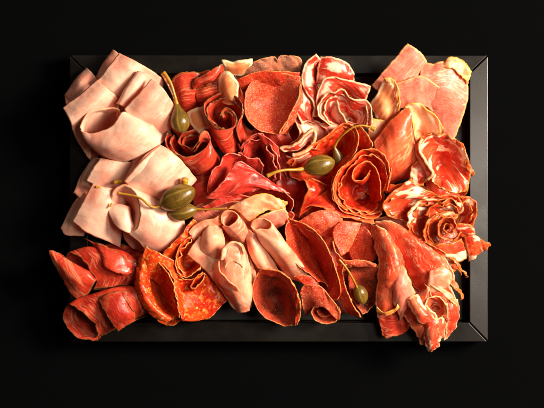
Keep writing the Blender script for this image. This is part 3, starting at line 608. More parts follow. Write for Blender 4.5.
# --- crimson beef, centre
def beef(rows, label, **kw): return slice_('cured_beef_slice', 'beef', rows, label, 'cured beef', BEE, **{**dict(th=0.85, rag=1.0, wob=1.1, ruf=0.7, pleat=1.3), **kw})
beef([[(236,144,48),(240,148,54),(246,139,58),(252,135,60),(259,133,61),(266,138,62),(272,146,62),(277,156,61),(280,168,58),(281,180,52)],
      [(240,152,42),(245,154,44),(250,148,46),(256,144,46),(261,143,46),(266,147,48),(270,154,50),(273,163,50),(274,172,48),(275,182,44)],
      [(248,160,34),(251,158,32),(255,154,30),(259,151,30),(262,151,30),(265,154,32),(267,160,36),(268,167,38),(269,175,38),(269,183,36)]],
    'crimson cured beef slice arching into a hollow hood, left of the long caper stem', cap=(260, 172, 24), dbl=[(0.86, -2)])
beef([[(256,133,62),(264,136,64),(272,141,64),(278,146,60)],[(262,142,58),(268,146,60),(274,152,58),(280,158,52)]],'crimson flap curled over the top of the beef hood')
beef([[(238,152,52),(245,156,54),(252,158,54),(259,158,54),(263,166,52)],[(236,160,46),(243,164,46),(251,167,46),(257,168,46),(262,174,42)],[(236,168,34),(244,172,34),(252,174,34),(258,176,34),(264,180,32)]],
    'small ruffled beef fold below the hollow hood')
beef([[(206,190,52),(209,180,56),(212,171,58),(219,162,58),(226,154,57),(233,152,56),(240,154,54)],[(210,196,50),(216,186,50),(221,177,48),(227,168,46),(232,163,44),(238,160,42),(244,160,40)],[(214,200,38),(222,192,34),(228,184,30),(232,176,28),(236,170,28),(240,166,26),(246,164,26)]],
    'crimson beef ruffle behind the bright folded peak, curving round a dark hollow', wob=1.6)
beef([[(205,198,56),(214,190,62),(222,180,64),(230,170,65),(236,163,66),(241,161,65)],[(216,199,58),(226,190,60),(232,182,60),(239,176,62),(246,170,62),(252,168,60)],[(232,196,58),(240,189,62),(246,184,62),(253,180,60),(260,176,58),(266,178,54)],
      [(248,192,54),(256,190,56),(264,189,55),(272,190,54),(280,192,52),(290,194,46)]],
    'bright crimson beef slice folded to a peak and spreading right, above the cream fat piece', wob=1.8, ruf=1.5)
beef([[(251,192,46),(264,188,50),(278,189,52),(289,195,52),(294,203,50),(292,211,44)],[(252,196,38),(264,193,40),(276,195,40),(285,200,38),(288,206,36),(286,211,34)],[(254,200,28),(264,200,28),(274,202,26),(282,206,24),(284,208,24),(282,212,22)]],
    'dark glossy beef slice with a smooth curved rim, right of the cream fat piece', wob=0.6, ruf=0.3)
beef([[(202,206,50),(212,201,54),(222,197,56),(232,194,57),(242,194,56),(250,196,52)],[(206,213,50),(216,208,54),(226,204,56),(236,201,55),(246,200,52),(254,200,48)]],
    'pink-red beef strip just above the lower caper stem')
beef([[(190,178,36),(204,172,42),(214,166,42)],[(192,192,36),(202,188,42),(212,182,40)],[(194,208,34),(204,204,38),(214,198,36)]],'smooth crimson slice between the caper berries and the bright folded peak', ruf=0.3)
beef([[(272,160,34),(282,170,40),(288,182,40)],[(280,150,34),(292,160,36),(300,172,36)],[(276,186,38),(290,186,36),(304,186,32)],[(276,198,26),(292,200,24),(306,202,22)]],'shadowed crimson slice beneath the long caper stem')
beef([[(286,214,44),(291,211,48),(294,215,48),(291,220,46),(287,219,44),(288,216,44)],[(276,222,36),(280,216,40),(284,220,40),(281,226,38),(277,227,36),(278,224,36)]],'tiny curled beef tip right of the cream fat piece', rag=0.3, wob=0.3, ruf=0)
slice_('cured_ham_slice','fatty',[[(226,209,58),(238,202,60),(250,197,62),(262,192.5,62),(274,195,60),(288,202,54)],[(236,210,60),(244,206,64),(254,203,65),(264,201,65),(274,204,62),(286,207,52)],
      [(250,222,56),(258,216,60),(264,212,60),(270,210,58),(277,210,54),(284,211,48)]],'cream and pink fatty ham piece with a dark red spot, above the two ham tubes','cured ham','fatty cured ham pieces',rag=1.2,wob=1.8,th=1.1)
slice_('cured_ham_slice','pink',[[(252,222,54),(260,216,58),(270,211,58),(284,207,52)],[(258,226,50),(266,222,54),(276,218,54),(287,213,48)],[(266,232,42),(274,230,44),(282,226,42),(290,220,38)]],'mottled pink ham layer under the cream fat piece','cured ham','fatty cured ham pieces',rag=1.2,wob=1.2)
# --- coppa, top centre
def cop(rows, label, mat='coppa', **kw): return slice_('coppa_slice', mat, rows, label, 'coppa', COP, **{**dict(th=1.05, rag=0.9, wob=0.9, ruf=0.5, pleat=0.9), **kw})
cop([[(320,56,54),(328,56,57),(338,58,58),(348,63,57),(354,71,54),(355,80,48)],[(318,68,56),(327,68,60),(337,70,60),(345,74,58),(350,80,54),(352,86,48)],[(316,84,46),(326,82,50),(336,82,50),(344,84,48),(348,88,44),(350,94,38)]],
    'coppa slice with a pearly pink-grey end, rearmost of the marbled slices at the top rim')
cop([[(316,53,62),(307,60,61),(302.5,68,60),(301,80,58),(304,90,58),(310,98,57),(313,106,55),(311,116,50)],[(319,57,60),(312,64,58),(309,72,57),(309,82,56),(312,90,56),(316,98,54),(318,106,52),(316,116,48)],[(324,62,46),(319,68,44),(317,76,42),(317,84,42),(320,90,42),(323,98,40),(324,106,38),(322,114,36)]],
    'coppa slice with a pale fat rim forming the tall left wall of the marbled group', wob=0.6, dbl=[(0.9, -3)])
cop([[(313,116,50),(315,104,56),(317,93,60),(321,83,63),(325,77.5,65),(333,76,65),(346,79,64),(359,82,62),(371,86,58)],[(318,114,46),(320,104,52),(323,95,57),(328,88,60),(335,85,60),(346,86,59),(357,90,56),(368,95,52)],[(326,112,34),(329,106,38),(331,100,42),(336,96,44),(342,95,44),(350,96,44),(357,100,42),(364,105,38)]],
    'coppa slice with a long red stripe reaching right, in front of the pearly one', wob=0.7)
cop([[(331,125,52),(322,120,58),(318,110,60),(321,99,62),(327,92,64),(334,91,65),(340,88,66),(345,90,66),(349,96,66),(356,98,65),(366,100,63),(372,107,61),(373,118,58),(371,128,54)],
     [(334,122,42),(328,117,46),(326,110,48),(328,103,52),(333,99,55),(338,99,57),(343,98,58),(347,100,58),(350,104,58),(356,106,57),(362,108,55),(366,113,53),(366,121,50),(364,128,46)],
     [(340,120,32),(338,116,32),(337,112,34),(338,108,38),(340,106,42),(344,106,46),(347,106,46),(349,108,46),(351,111,46),(355,113,46),(358,115,46),(360,118,44),(360,122,42),(358,128,40)]],
    'coppa slice ruffled into a cream and red marbled shell above the curved caper stem', wob=0.7, cap=(350, 120, 30), dbl=[(0.84, -3)])
cop([[(338,100,62),(340,108,62),(344,116,60),(348,124,56)],[(332,104,56),(335,112,54),(340,120,52),(343,126,50)],[(328,112,44),(332,118,42),(336,124,42),(340,128,42)]],'inner coppa fold with a wavy white line inside the shell')
cop([[(301,84,54),(297,94,58),(294.5,106,58),(298,117,56),(301,124,52)],[(306,92,52),(303,100,56),(301,108,57),(304,116,55),(306,122,51)],[(313,100,46),(310,106,54),(307,112,56),(309,118,54),(311,122,50)],[(316,104,36),(314,110,42),(312,116,46),(313,120,46),(315,124,42)]],
    'coppa fold drooping into a narrow loop below the tall left wall', wob=0.5)
cop([[(279,147,54),(289,146,58),(299,141,60),(308,131,62),(314,130,62),(316,136,61),(312,146,60),(302,152,59),(292,154,58)],[(284,152,52),(292,151,52),(301,148,52),(308,141,52),(311,139,52),(312,142,52),(309,149,52),(302,156,52),(294,158,50)]],
    'coppa strip bent in a hairpin with a thick cream fat edge', th=2.8, wob=0.8)
cop([[(292,116,50),(298,128,54),(297,138,54),(290,144,50)],[(302,120,48),(306,128,50),(303,136,50),(296,142,48)],[(312,124,44),(314,130,44),(311,136,42),(304,142,42)]],'dark red coppa piece behind the hairpin strip')
cop([[(286,156,54),(296,158,54),(306,154,54),(316,146,52)],[(288,160,46),(297,163,46),(308,158,46),(320,148,46)]],'marbled red coppa sliver between the hairpin strip and the looping salami rim')
cop([[(318,124,46),(326,130,50),(330,136,50)],[(328,122,46),(338,126,48),(344,126,46)],[(340,118,38),(350,122,40),(360,124,40)]],'marbled red coppa layer behind the curved caper stem')
cop([[(306,122,44),(316,120,46),(326,126,46)],[(302,134,42),(316,132,42),(328,134,42)],[(298,148,38),(314,146,36),(326,142,36)]],'deep red coppa slice in the gap between the hairpin strip and the marbled shell')
beef([[(244,134,36),(258,128,40),(274,132,42),(288,130,42)],[(254,150,28),(266,142,32),(280,144,36),(292,142,38)],[(262,166,24),(272,160,26),(284,158,28),(294,158,30)]],'crimson slice hidden in shadow under the salami funnel')
# --- cured ham, top right
def pink(rows, label, mat='pink', **kw): return slice_('cured_ham_slice', mat, rows, label, 'cured ham', PNK, **{**dict(th=1.1, rag=1.0, wob=0.8, pleat=0.7), **kw})
pink([[(407.5,42.5,66),(396,56,64),(384,70,60),(371,85,52)],[(416,49,66),(406,62,66),(394,76,62),(380,92,52)],[(425,58,60),(418,72,58),(408,86,54),(392,100,46)],[(430,74,34),(420,86,32),(410,96,30),(400,108,28)]],
    'pink cured ham slice standing in a tall blade with its tip above the top rim')
pink([[(423,61,56),(434,63,58),(444,61,58),(455,64,56),(463,71,52)],[(420,72,58),(434,74,62),(446,76,62),(458,79,58),(468,84,50)],[(420,90,54),(434,92,60),(446,96,60),(458,99,56),(466,104,48)],[(422,112,44),(434,112,48),(444,116,50),(452,121,48),(460,124,42)],[(426,130,34),(436,130,36),(444,134,38),(450,138,36),(454,140,34)]],
    'broad pink cured ham slice draped over the top right corner, shiny in its middle', wob=1.4)
pink([[(443,63,57),(448,57.5,60),(454,56.5,60),(460,58,59),(466,62,57),(470,67,54),(473,70,52)],[(442,68,60),(448,69,63),(454,71,64),(459,75,62),(463,79,60),(466,83,56),(467,86,54)]],
    'ragged tan rind strip sticking out at the top right corner of the tray', mat='fatty', rag=2.4, wob=2.0)
pink([[(390,84,62),(404,80,66),(414,77,67),(422,75,67),(432,81,66),(441,88,62)],[(390,94,58),(404,92,62),(415,90,64),(424,89,64),(431,93,62),(437,98,58)],[(392,110,48),(404,108,52),(414,107,54),(422,106,54),(428,108,52),(432,112,48)]],
    'pink cured ham slice with an orange-brown rind folded in front of the tall blade', wob=1.4)

yf = pink([[(384,79,64),(391,81,66),(396,88,65),(397,101,61),(396,117,52)],[(379,88,58),(385,92,60),(389,99,59),(391,109,56),(391,121,48)],[(374,98,54),(380,103,58),(384,110,57),(386,118,54),(387,126,47)],[(368,107,44),(373,114,47),(378,121,46),(382,127,42),(384,132,40)]],
    'peach and yellow ham fold with scalloped edge, left of the folded pink slice', mat='fatrim', wob=1.0, pleat=1.8)
pink([[(383,77,68),(392,79,69),(399,87,68),(401,100,64),(400,118,56)],[(387,82,64),(392,85,65),(395,92,64),(396,103,60),(394,119,53)]], None, name='folded_edge', parent=yf, mat='fatty', pleat=1.6, rag=1.6)
pink([[(366,118,52),(376,118,54),(386,120,52)],[(368,130,50),(376,132,50),(386,130,48)],[(370,142,40),(378,142,40),(386,138,40)]],'small pale ham piece beneath the yellow end of the caper stem', mat='fatty', rag=1.5)
con = pink([[(407,105,64),(396,115,64),(384,128,62),(374,141,58)],[(412,113,66),(403,125,70),(391,141,68),(377,155,58)],[(411,133,62),(406,146,66),(396,158,62),(382,168,52)],[(416,152,54),(413,163,52),(402,172,48),(388,178,42)],[(420,166,34),(412,174,30),(402,180,28),(390,186,26)]],
    'orange-red ham slice wrapped as a smooth cone in front of the top right hams', mat='cone', wob=0.9)
pink([[(404,106,65),(411,102.5,68),(419,103,68),(427,109,66),(437,116,63),(444,127,58)],[(411,118,61),(418,115,56),(426,119,56),(434,126,57),(440,134,54)],[(414,134,56),(420,130,46),(428,134,46),(434,139,48),(437,143,46)],[(416,150,46),(422,146,38),(430,146,38),(436,147,40)]],
    None, name='fat_lining', parent=con, mat='fatty', wob=1.3, th=1.2)
# --- coppa, right
def copd(rows, label, **kw): return cop(rows, label, mat='coppa_dry', **{**dict(th=1.0, rag=1.3, pleat=1.7, ruf=1.0), **kw})
cup = copd([[(415,142,62),(423,135.5,65),(437,133,67),(451,135.5,66),(463,144,64)],[(418,149,60),(430,148,50),(442,147,48),(455,150,53),(468,157,62)],[(424,159,58),(436,161,38),(446,162,38),(457,166,48),(471,170,60)],
      [(430,169,56),(438,173,44),(448,177,50),(458,180,56),(469,183,58)],[(431,179,57),(437,187,56),(446,192,60),(456,194,60),(465,192,57)]],
    'coppa slice cupped with a spiced orange rim against the right rim of the tray', th=1.2, wob=1.2)
cop([[(423,139,66),(420,149,68),(425,159,68),(432,168,67),(433.5,175,66),(428,180,62)],[(417,141,56),(414,152,54),(418,163,52),(424,172,52),(426,178,52),(424,182,52)]],
    None, name='fat_edge', parent=cup, th=2.6, wob=0.4, rag=0.3)
copd([[(466,158,62),(470,164,62),(475,173,58)],[(464,166,60),(468,171,60),(472,177,56)]], None, name='torn_tip', parent=cup, wob=1.0, rag=1.6)
copd([[(408,180,52),(410,170,56),(414,162,56),(420,158,52)],[(414,184,52),(417,176,56),(420,168,56),(425,164,52)],[(424,186,48),(425,180,52),(427,174,52),(430,170,48)]],'crumpled coppa scrap between the orange-red cone and the cupped slice', wob=1.8)
copd([[(404,221,48),(394,219,54),(386,215,58),(382,206,60),(386,198,62),(394,190,63),(403,183,62),(411,178,60)],[(410,218,46),(401,215,50),(394,211,54),(391,205,57),(394,199,60),(401,194,62),(409,190,62),(418,186,60)],[(420,214,44),(412,211,46),(406,208,50),(403,204,54),(406,200,58),(412,197,60),(421,195,60),(432,192,56)],[(428,208,34),(422,206,36),(417,204,40),(415,202,44),(418,200,46),(424,200,46),(430,199,46),(438,195,44)]],
    'coppa fold with a creamy white band and round red eye', wob=0.9, dbl=[(0.9, -2)])
copd([[(388,184,46),(398,184,52),(408,180,54)],[(384,194,46),(394,192,50),(404,188,50)]],'thin reddish coppa edge behind the white-banded fold')
copd([[(413,241,50),(408,232,56),(406,222,60),(408,212,62),(414,204,64),(424,199,65),(436,196,66),(448,194.5,66),(458,196,64),(463,203,62)],
      [(418,238,44),(414,230,48),(413,222,52),(415,214,55),(420,209,57),(428,205,58),(438,203,58),(447,202,58),(455,203,57),(458,208,56)],
      [(428,236,32),(424,230,34),(422,224,38),(423,219,42),(427,215,44),(433,212,46),(440,210,46),(446,209,46),(451,210,46),(454,213,46)]],
    'outer left slice of the large coppa rose at the right rim', wob=0.6, cap=(446, 226, 30), dbl=[(0.9, -3)])
copd([[(460,196,60),(468,196,63),(475,201,64),(478,210,62),(476,220,58),(472,228,52)],[(460,203,54),(466,204,56),(470,207,56),(472,213,56),(471,221,54),(467,229,50)],[(460,212,40),(463,213,40),(465,215,42),(466,219,44),(465,225,44),(462,231,42)]],
    'outer right slice of the large coppa rose, curling over the tray rim', wob=0.6, cap=(455, 224, 36), dbl=[(0.8, -2)])
copd([[(424,214,62),(430,206,66),(440,201,68),(452,199,68),(460,202,67),(463,209,66),(458,214,65),(450,212,66),(440,212,66),(430,217,65),(424,226,64),(424,237,62),(428,247,58)],
      [(430,218,56),(435,212,57),(443,208,58),(451,206,59),(456,208,59),(457,211,58),(454,214,57),(448,217,56),(441,219,55),(434,223,54),(430,230,52),(430,239,50),(434,247,48)]],
    'broad middle petal of the large coppa rose with an orange rim', wob=0.7, cap=(446, 232, 40), dbl=[(0.86, -2)])
copd([[(449,228,58),(446,224,62),(443,228,64),(446,234,65),(452,233,66),(456,227,67),(454,219,68),(446,217,68),(440,221,68),(437,228,68),(439,236,67),(446,240,66),(455,239,65),(461,232,64)],
      [(449,230,40),(447,228,42),(446,230,44),(447,233,46),(451,232,46),(453,228,48),(451,223,50),(446,222,50),(442,225,50),(441,230,50),(443,236,50),(448,239,50),(455,238,50),(460,233,50)]],
    'small spiral heart of the large coppa rose', wob=0.3, rag=0.6, step=1.1)
copd([[(456,222,64),(464,223,65),(470,224,64),(474,227,61)],[(456,228,62),(464,230,64),(470,231,62),(475,233,58)],[(460,236,56),(466,237,58),(471,237,56),(475,238,54)]],'orange tongue of coppa right of the spiral heart')
copd([[(462,234,58),(470,232,60),(480,238,58),(491,243.5,56)],[(466,244,56),(474,244,58),(482,246,56),(490,246,54)],[(468,256,48),(474,256,50),(478,252,50),(484,250,50)],[(468,263,42),(471,262,44),(474,258,44),(478,254,46)]],
    'coppa corner with an orange point reaching past the right rim', wob=1.2, rag=1.8)
copd([[(428,244,58),(440,243,62),(452,242,60),(462,238,58)],[(434,254,54),(446,253,58),(456,252,56),(466,248,52)],[(446,262,46),(456,262,48),(464,260,46),(470,256,44)]],'lower cream and red petal of the large coppa rose', wob=1.0)
copd([[(418,240,58),(428,246,60),(440,252,60),(452,262,56),(462,272,48),(467,278,42)],[(424,236,54),(435,243,56),(446,250,56),(456,260,52),(464,270,46),(468,277,40)]],'long orange-edged coppa strip trailing down right from the rose', rag=2.0, wob=1.6)
copd([[(412,236,52),(424,246,54),(438,258,52),(452,272,46)],[(420,230,44),(430,242,46),(444,254,46),(458,270,40)],[(428,236,30),(440,248,30),(452,260,28),(462,276,26)]],'dark red coppa layer under the trailing strip')
# --- prosciutto, bottom right
def pro(rows, label, mat='prosciutto', **kw): return slice_('prosciutto_slice', mat, rows, label, 'prosciutto', PRO, **{**dict(th=0.85, rag=1.4, wob=1.0, ruf=0.7, pleat=1.2), **kw})
pro([[(371,224,46),(374,246,48),(379,268,50),(375,300,46),(377,318,40)],[(378,226,56),(384,246,60),(389,266,62),(386,292,56),(384,314,48)],[(385,230,56),(395,248,62),(401,266,62),(398,290,56),(393,310,48)],[(390,236,44),(402,252,48),(407,270,46),(406,290,42),(402,306,38)]],
    'long orange-red prosciutto roll lying lengthwise, leftmost of the bottom right pile', wob=1.1)
pro([[(374,222,44),(388,243,46),(400,262,44),(409,280,42),(420,294,42)],[(386,220,52),(400,238,56),(412,256,57),(422,274,56),(430,286,52)],[(398,224,54),(414,238,60),(427,250,62),(438,264,60),(446,276,54)],[(408,229,46),(424,240,50),(438,252,54),(452,268,54),(456,282,46)]],
    'broad red prosciutto slice with fine pale veins, fanning from the salami to the pile', wob=1.3)




pro([[(377,306,44),(388,308,47),(398,307,48),(409,308,46)],[(379,318,42),(390,321,44),(401,320,43),(411,321,41)],[(380,330,40),(390,334,41),(399,333,40),(409,329,39)],[(383,338,40),(389,340,41),(396,337,40),(404,333,39)]],
    'dark red prosciutto flap hanging over the bottom rim of the tray', mat='speck', wob=0.8, pleat=1.9, rag=2.4)











pro([[(396,216,50),(408,222,50),(420,234,50),(432,248,48)],[(386,216,44),(396,224,46),(410,236,46),(424,250,42)],[(374,218,36),(388,226,36),(402,240,34),(416,254,32)]],'pale-streaked prosciutto layer behind the broad slice, by the large coppa rose', mat='pink')
# --- slices lying low in the gaps
def low(kind, mat, c, r, rot, label, cat, group, **kw): return crumple(kind, mat, c, r, rot, label, cat, group, **{**dict(amp=3.0, th=1.2, rag=0.8, wob=0.8, step=2.2), **kw})
low('cured_beef_slice','beef',(262,178,26),30,0.3,'deep crimson slice glimpsed below the end of the long caper stem','cured beef',BEE)
low('cured_ham_slice','pink',(226,217,40),34,0.1,'pink ham layer seen in the gap behind the two ham tubes','cured ham','fatty cured ham pieces', asp=0.5)
low('rosy_ham_slice','turkey',(246,256,30),36,0.9,'shaded rosy ham layer lying under the ham tubes','ham',TUR,asp=0.6)
low('salami_slice','salami',(264,92,26),30,1.0,'red salami layer low in the gap under the speckled funnel','salami',SAL)
low('salami_slice','salami',(326,246,24),32,0.6,'shadowed salami layer beneath the oval and triangular slices','salami',SAL)
low('coppa_slice','coppa_dry',(412,206,28),24,2.0,'dark marbled coppa layer low in the gap left of the coppa rose','coppa',COP)
low('coppa_slice','coppa_dry',(446,180,26),24,0.7,'dark coppa layer in the gap between cupped slice and coppa rose','coppa',COP)
low('coppa_slice','coppa_dry',(448,234,28),26,1.2,'dark coppa layer at the bottom of the large rose','coppa',COP)
low('cured_ham_slice','pink',(412,150,28),32,0.7,'shaded cured ham layer behind the orange-red cone','cured ham',PNK)
low('coppa_slice','coppa',(322,112,26),28,1.6,'shaded coppa layer beneath the marbled shell','coppa',COP)
low('coppa_slice','coppa',(300,138,28),22,0.2,'dark coppa layer in the hollow behind the hairpin strip','coppa',COP)
low('smoked_ham_slice','speck',(202,120,22),34,0.4,'shaded smoked ham layer between the two crusted rosettes','smoked ham',SPK)
low('smoked_ham_slice','speck',(122,262,24),30,0.2,'shaded smoked ham layer below the flared pale ham corner','smoked ham',SPK, asp=0.6)
low('red_salami_slice','rose',(318,200,24),30,0.9,'shadowed glossy salami layer left of the rose','salami','glossy red salami slices in the middle')
low('chorizo_slice','chorizo',(190,272,24),26,0.4,'dark chorizo layer at the bottom of the curled hollow','chorizo',CHO)
low('salami_slice','salami_dark',(344,290,18),24,1.2,'dark salami layer in shadow left of the hanging caper berry','salami',SAL)




crumple('prosciutto_slice','prosciutto',(430,300,30),28,0.5,'large red prosciutto slice lying flat beneath the whole bottom right pile','prosciutto',PRO,amp=3,k=3,rag=1.5)
crumple('prosciutto_slice','prosciutto',(424,302,34),34,0.5,'large red prosciutto slice lying flat beneath the whole bottom right pile','prosciutto',PRO,amp=3,k=3,rag=1.5)
pro([[(401,262,58),(407,272,60),(413,286,56),(415,298,50)],[(396,272,60),(402,282,64),(407,294,62),(408,306,54)],[(393,284,58),(397,294,62),(402,304,60),(403,314,50)],[(391,296,50),(393,304,54),(397,312,52),(400,320,44)]],
    'pinkish prosciutto fold lying against the right side of the long roll', mat='pink', rag=1.4)
pro([[(376,306,50),(384,311,54),(393,309,57),(399,300,60),(402,290,62)],[(376.5,312,48),(385,315,52),(395,313,56),(403,303,59),(406,292,60)]],'narrow cream fat line curving round the lower end of the long roll', mat='fatty', rag=1.2, wob=0.8)
pro([[(402,314,44),(408,322,50),(414,332,48),(420,344,42)],[(410,306,50),(417,316,58),(423,328,56),(428,346,44)],[(420,304,48),(427,314,56),(433,328,52),(436,342,42)]],
    'glossy red prosciutto fold at the foot of the pile, over the bottom rim', rag=1.8, ruf=1.0)
pro([[(405,300,58),(411,310,61),(418,320,62),(427,329,56)],[(411,297,64),(417,306,67),(424,315,67),(432,322,60)],[(418,294,60),(424,302,60),(431,310,60),(438,317,55)]],
    'prosciutto fold edged with a thick cream fat curve in the middle of the pile', mat='prosciutto_fat', rag=1.8, wob=1.6)
pro([[(424,318,60),(424,307,64),(428,298,66),(437,296,66),(446,302,64),(447,311,60),(442,318,56)],[(427,315,52),(428,308,54),(431,303,54),(437,301,54),(442,304,54),(443,310,52),(440,315,50)],[(430,313,44),(431,309,42),(433,307,42),(437,306,42),(439,307,42),(440,310,42),(438,312,42)]],
    'small cupped prosciutto with a dark crimson hollow and creamy sides', mat='prosciutto_fat', cap=(435,310,40), rag=1.2, wob=0.8)
pro([[(424,322,56),(422,332,54),(423,342,50),(427,353,42)],[(431,318,62),(430,330,62),(431,342,56),(432,352,44)],[(438,318,60),(439,328,60),(438,338,54),(437,348,44)],[(444,316,52),(446,326,52),(444,336,48),(441,342,42)]],
    'fat-streaked prosciutto end with a ragged creamy tip, hanging lowest below the tray', mat='prosciutto_fat', rag=2.2, ruf=1.4)
pro([[(446,300,58),(446,312,60),(446,326,54),(443,340,42)],[(453,298,58),(454,310,58),(453,324,52),(449,337,42)],[(459,300,48),(460,310,46),(458,322,42),(453,332,40)]],
    'orange-red prosciutto flap along the lower right edge of the pile', rag=1.6)
pro([[(427,284,62),(436,290,66),(446,298,64),(456,307,56)],[(436,280,60),(444,287,64),(452,295,62),(459,304,54)]], 'salmon-coloured prosciutto strip radiating toward the right rim, lower of two', mat='pink', rag=1.6)
pro([[(440,277,58),(448,283,62),(456,291,60),(463,301,50)],[(446,270,52),(454,278,58),(461,287,56),(466,297,46)]], 'frilled orange-edged prosciutto strip radiating toward the right rim, upper of two', mat='coppa_dry', rag=2.2, ruf=1.2)
pro([[(430,270,62),(440,267,65),(449,269,65),(452,275,61)],[(429,279,63),(438,280,67),(446,281,66),(450,284,60)],[(427,291,60),(433,293,63),(440,292,61),(444,289,57)]],'smooth salmon-coloured prosciutto patch where the broad slice folds back', mat='turkey', wob=0.7, pleat=0.4)
pro([[(423,282,60),(427,290,63),(424,300,60),(421,308,54)],[(430,288,64),(432,296,62),(429,304,58),(426,311,54)]],'ochre-edged prosciutto fold just below the salmon patch', rag=1.6)
low('smoked_ham_slice','speck',(212,92,26),26,0.3,'shaded smoked ham layer low behind the fatty peach piece','smoked ham',SPK)
low('cooked_ham_slice','ham',(146,238,30),24,0.4,'shaded pale ham layer under the spiral ham roll','cooked ham',HAM,asp=0.6)
low('cured_beef_slice','beef',(226,190,30),28,1.9,'dark crimson layer low in the gap behind the large caper berry','cured beef',BEE)
low('red_salami_slice','rose',(364,236,26),26,0.5,'dark glossy salami layer low in the gap below the rose','salami','glossy red salami slices in the middle')
# ================================================================== caper berries
def lathe(name, mat, A, B, prof, parent=None, n=22, lob=0.0):
    A = at(*A); B = at(*B); ax = B-A; L = ax.length; d = ax.normalized()
    s = d.cross(Vector((0.13, 0.2, 1))).normalized(); u = s.cross(d).normalized()
    verts = []; uvs = []
    for t, r in prof:
        for i in range(n):
            a = i/n*2*math.pi; rr = r*MM*(1+lob*math.sin(a*2+1)+0.5*lob*math.sin(3*a+t*3))
            verts.append(A+d*L*t+(s*math.cos(a)+u*math.sin(a))*rr); uvs.append((i/n*4, t*L*100))
    m = len(prof); faces = []; fuv = []
    for k in range(m-1):
        for i in range(n):
            j = (i+1) % n
            faces.append((k*n+i, k*n+j, (k+1)*n+j, (k+1)*n+i))
            for (kk, ii) in ((k, i), (k, i+1), (k+1, i+1), (k+1, i)): fuv += [ii/n*4, prof[kk][0]*L*100]
    faces.append(tuple(range(n-1, -1, -1))); fuv += [0, 0]*n
    faces.append(tuple((m-1)*n+i for i in range(n))); fuv += [0, 1]*n
    o = mesh_obj(name, verts, faces, M[mat], parent)
    l = o.data.uv_layers.new(name='UVMap'); l.data.foreach_set('uv', fuv)
    md = o.modifiers.new('smooth', 'SUBSURF'); md.levels = md.render_levels = 1
    return o
def tube_path(name, mat, pts, radii, parent=None, n=10):
    P = dense([at(*p) for p in pts], False, 7); m = len(P); verts = []; fuv = []; faces = []
    prev = None
    for k, p in enumerate(P):
        d = (P[min(m-1, k+1)]-P[max(0, k-1)]).normalized()
        s = d.cross(Vector((0, 0, 1)))
        s = s.normalized() if s.length > 1e-3 else Vector((1, 0, 0))
        u = s.cross(d); t = k/(m-1)*(len(radii)-1); i0 = min(int(t), len(radii)-2)
        r = (radii[i0]+(radii[i0+1]-radii[i0])*(t-i0))*MM*(1+0.10*noise.noise(Vector((k*0.5, radii[0]*9, 0))))
        for i in range(n):
            a = i/n*2*math.pi; verts.append(p+(s*math.cos(a)+u*math.sin(a))*r)
    for k in range(m-1):
        for i in range(n):
            j = (i+1) % n; faces.append((k*n+i, k*n+j, (k+1)*n+j, (k+1)*n+i))
            fuv += [i/n, k/4, (i+1)/n, k/4, (i+1)/n, (k+1)/4, i/n, (k+1)/4]
    faces.append(tuple(range(n-1, -1, -1))); fuv += [0, 0]*n
    faces.append(tuple((m-1)*n+i for i in range(n))); fuv += [0, 1]*n
    o = mesh_obj(name, verts, faces, M[mat], parent)
    l = o.data.uv_layers.new(name='UVMap'); l.data.foreach_set('uv', fuv)
    return o
OV = [(0,0.12),(0.02,0.20),(0.07,0.42),(0.16,0.68),(0.3,0.91),(0.45,1.0),(0.6,0.98),(0.74,0.86),(0.86,0.64),(0.94,0.42),(0.985,0.18),(1,0.04)]
PEAR = [(0,0.03),(0.03,0.35),(0.10,0.66),(0.22,0.93),(0.36,1.0),(0.5,0.92),(0.64,0.70),(0.78,0.44),(0.9,0.25),(1,0.14)]
def caper(A, B, r, stem, sr, label, prof=OV, tip=None):
    e = bpy.data.objects.new('caper_berry', None); C.objects.link(e); e.empty_display_size = 0.01
    props(e, label, 'caper berry', CAP)
    lathe('berry', 'caper', A, B, [(t, q*r) for t, q in prof], e, lob=0.03)
    if stem: tube_path('stem', 'stem', stem, sr, e)
    if tip: tube_path('stem_end', 'bit', tip[0], tip[1], e)
caper((159.5,206,66),(195,189,70),12.0,[(161,206,66),(155,207.5,68),(149,205.5,70),(143,200,70),(136,196.5,68),(127,194.5,66),(117.5,193,66)],[1.7,1.2,1.1,1.1,1.2],
      'large plump olive caper berry with its stem bent left over the spiral ham roll')
caper((197,209,58),(167,215,55),8.6,[(196,209,58),(205,209.5,60),(216,209,62),(227,208,63)],[1.1,0.8,0.7],
      'smaller caper berry tucked beneath the large one, its thin stem pointing right')
caper((303.5,169,62),(335,161.5,64),10.6,[(305,168.8,62),(295,169.8,66),(285,170,70),(276,172,72),(267,176,71)],[2.3,1.5,1.3,1.4,2.2],
      'round olive caper berry in the middle of the tray with a straight stem pointing left')
caper((343,171,38),(334,146,50),6.8,[(334,147.5,53),(338,140,60),(345,133,67),(353,127.5,71),(361,125.5,72),(368,126.5,71),(373,128.5,70)],[1.5,1.0,0.9,0.9,1.0],
      'shaded caper berry behind the middle one, its stem arching right to a yellow tip', prof=PEAR, tip=([(371,127.8,70),(375,129.5,70)],[1.6,2.4]))
caper((182,133,64),(176.5,102,64),9.6,[(177,105,64),(174.5,95,67),(171,84,68),(167,77,68),(163.5,72.5,67)],[2.0,1.4,1.5,1.8,2.2],
      'pear-shaped caper berry standing upright at the top left, beside the pale ham', prof=PEAR)
caper((364,304,40),(357,285,46),7.2,[(357,288,46),(354,281,61),(349,272,65),(344,265,67),(339,259.5,68)],[1.4,1.0,0.9,1.1],
      'small caper berry hanging in shadow at the bottom, stem rising to the left')
def bit(pts, rad, label): props(tube_path('caper_stem_piece', 'bit', pts, rad), label, 'caper stem', 'yellow caper stem pieces')
bit([(184,186,62),(185,179,66)],[3.0,3.6],'stubby yellow stem piece poking up behind the large caper berry')
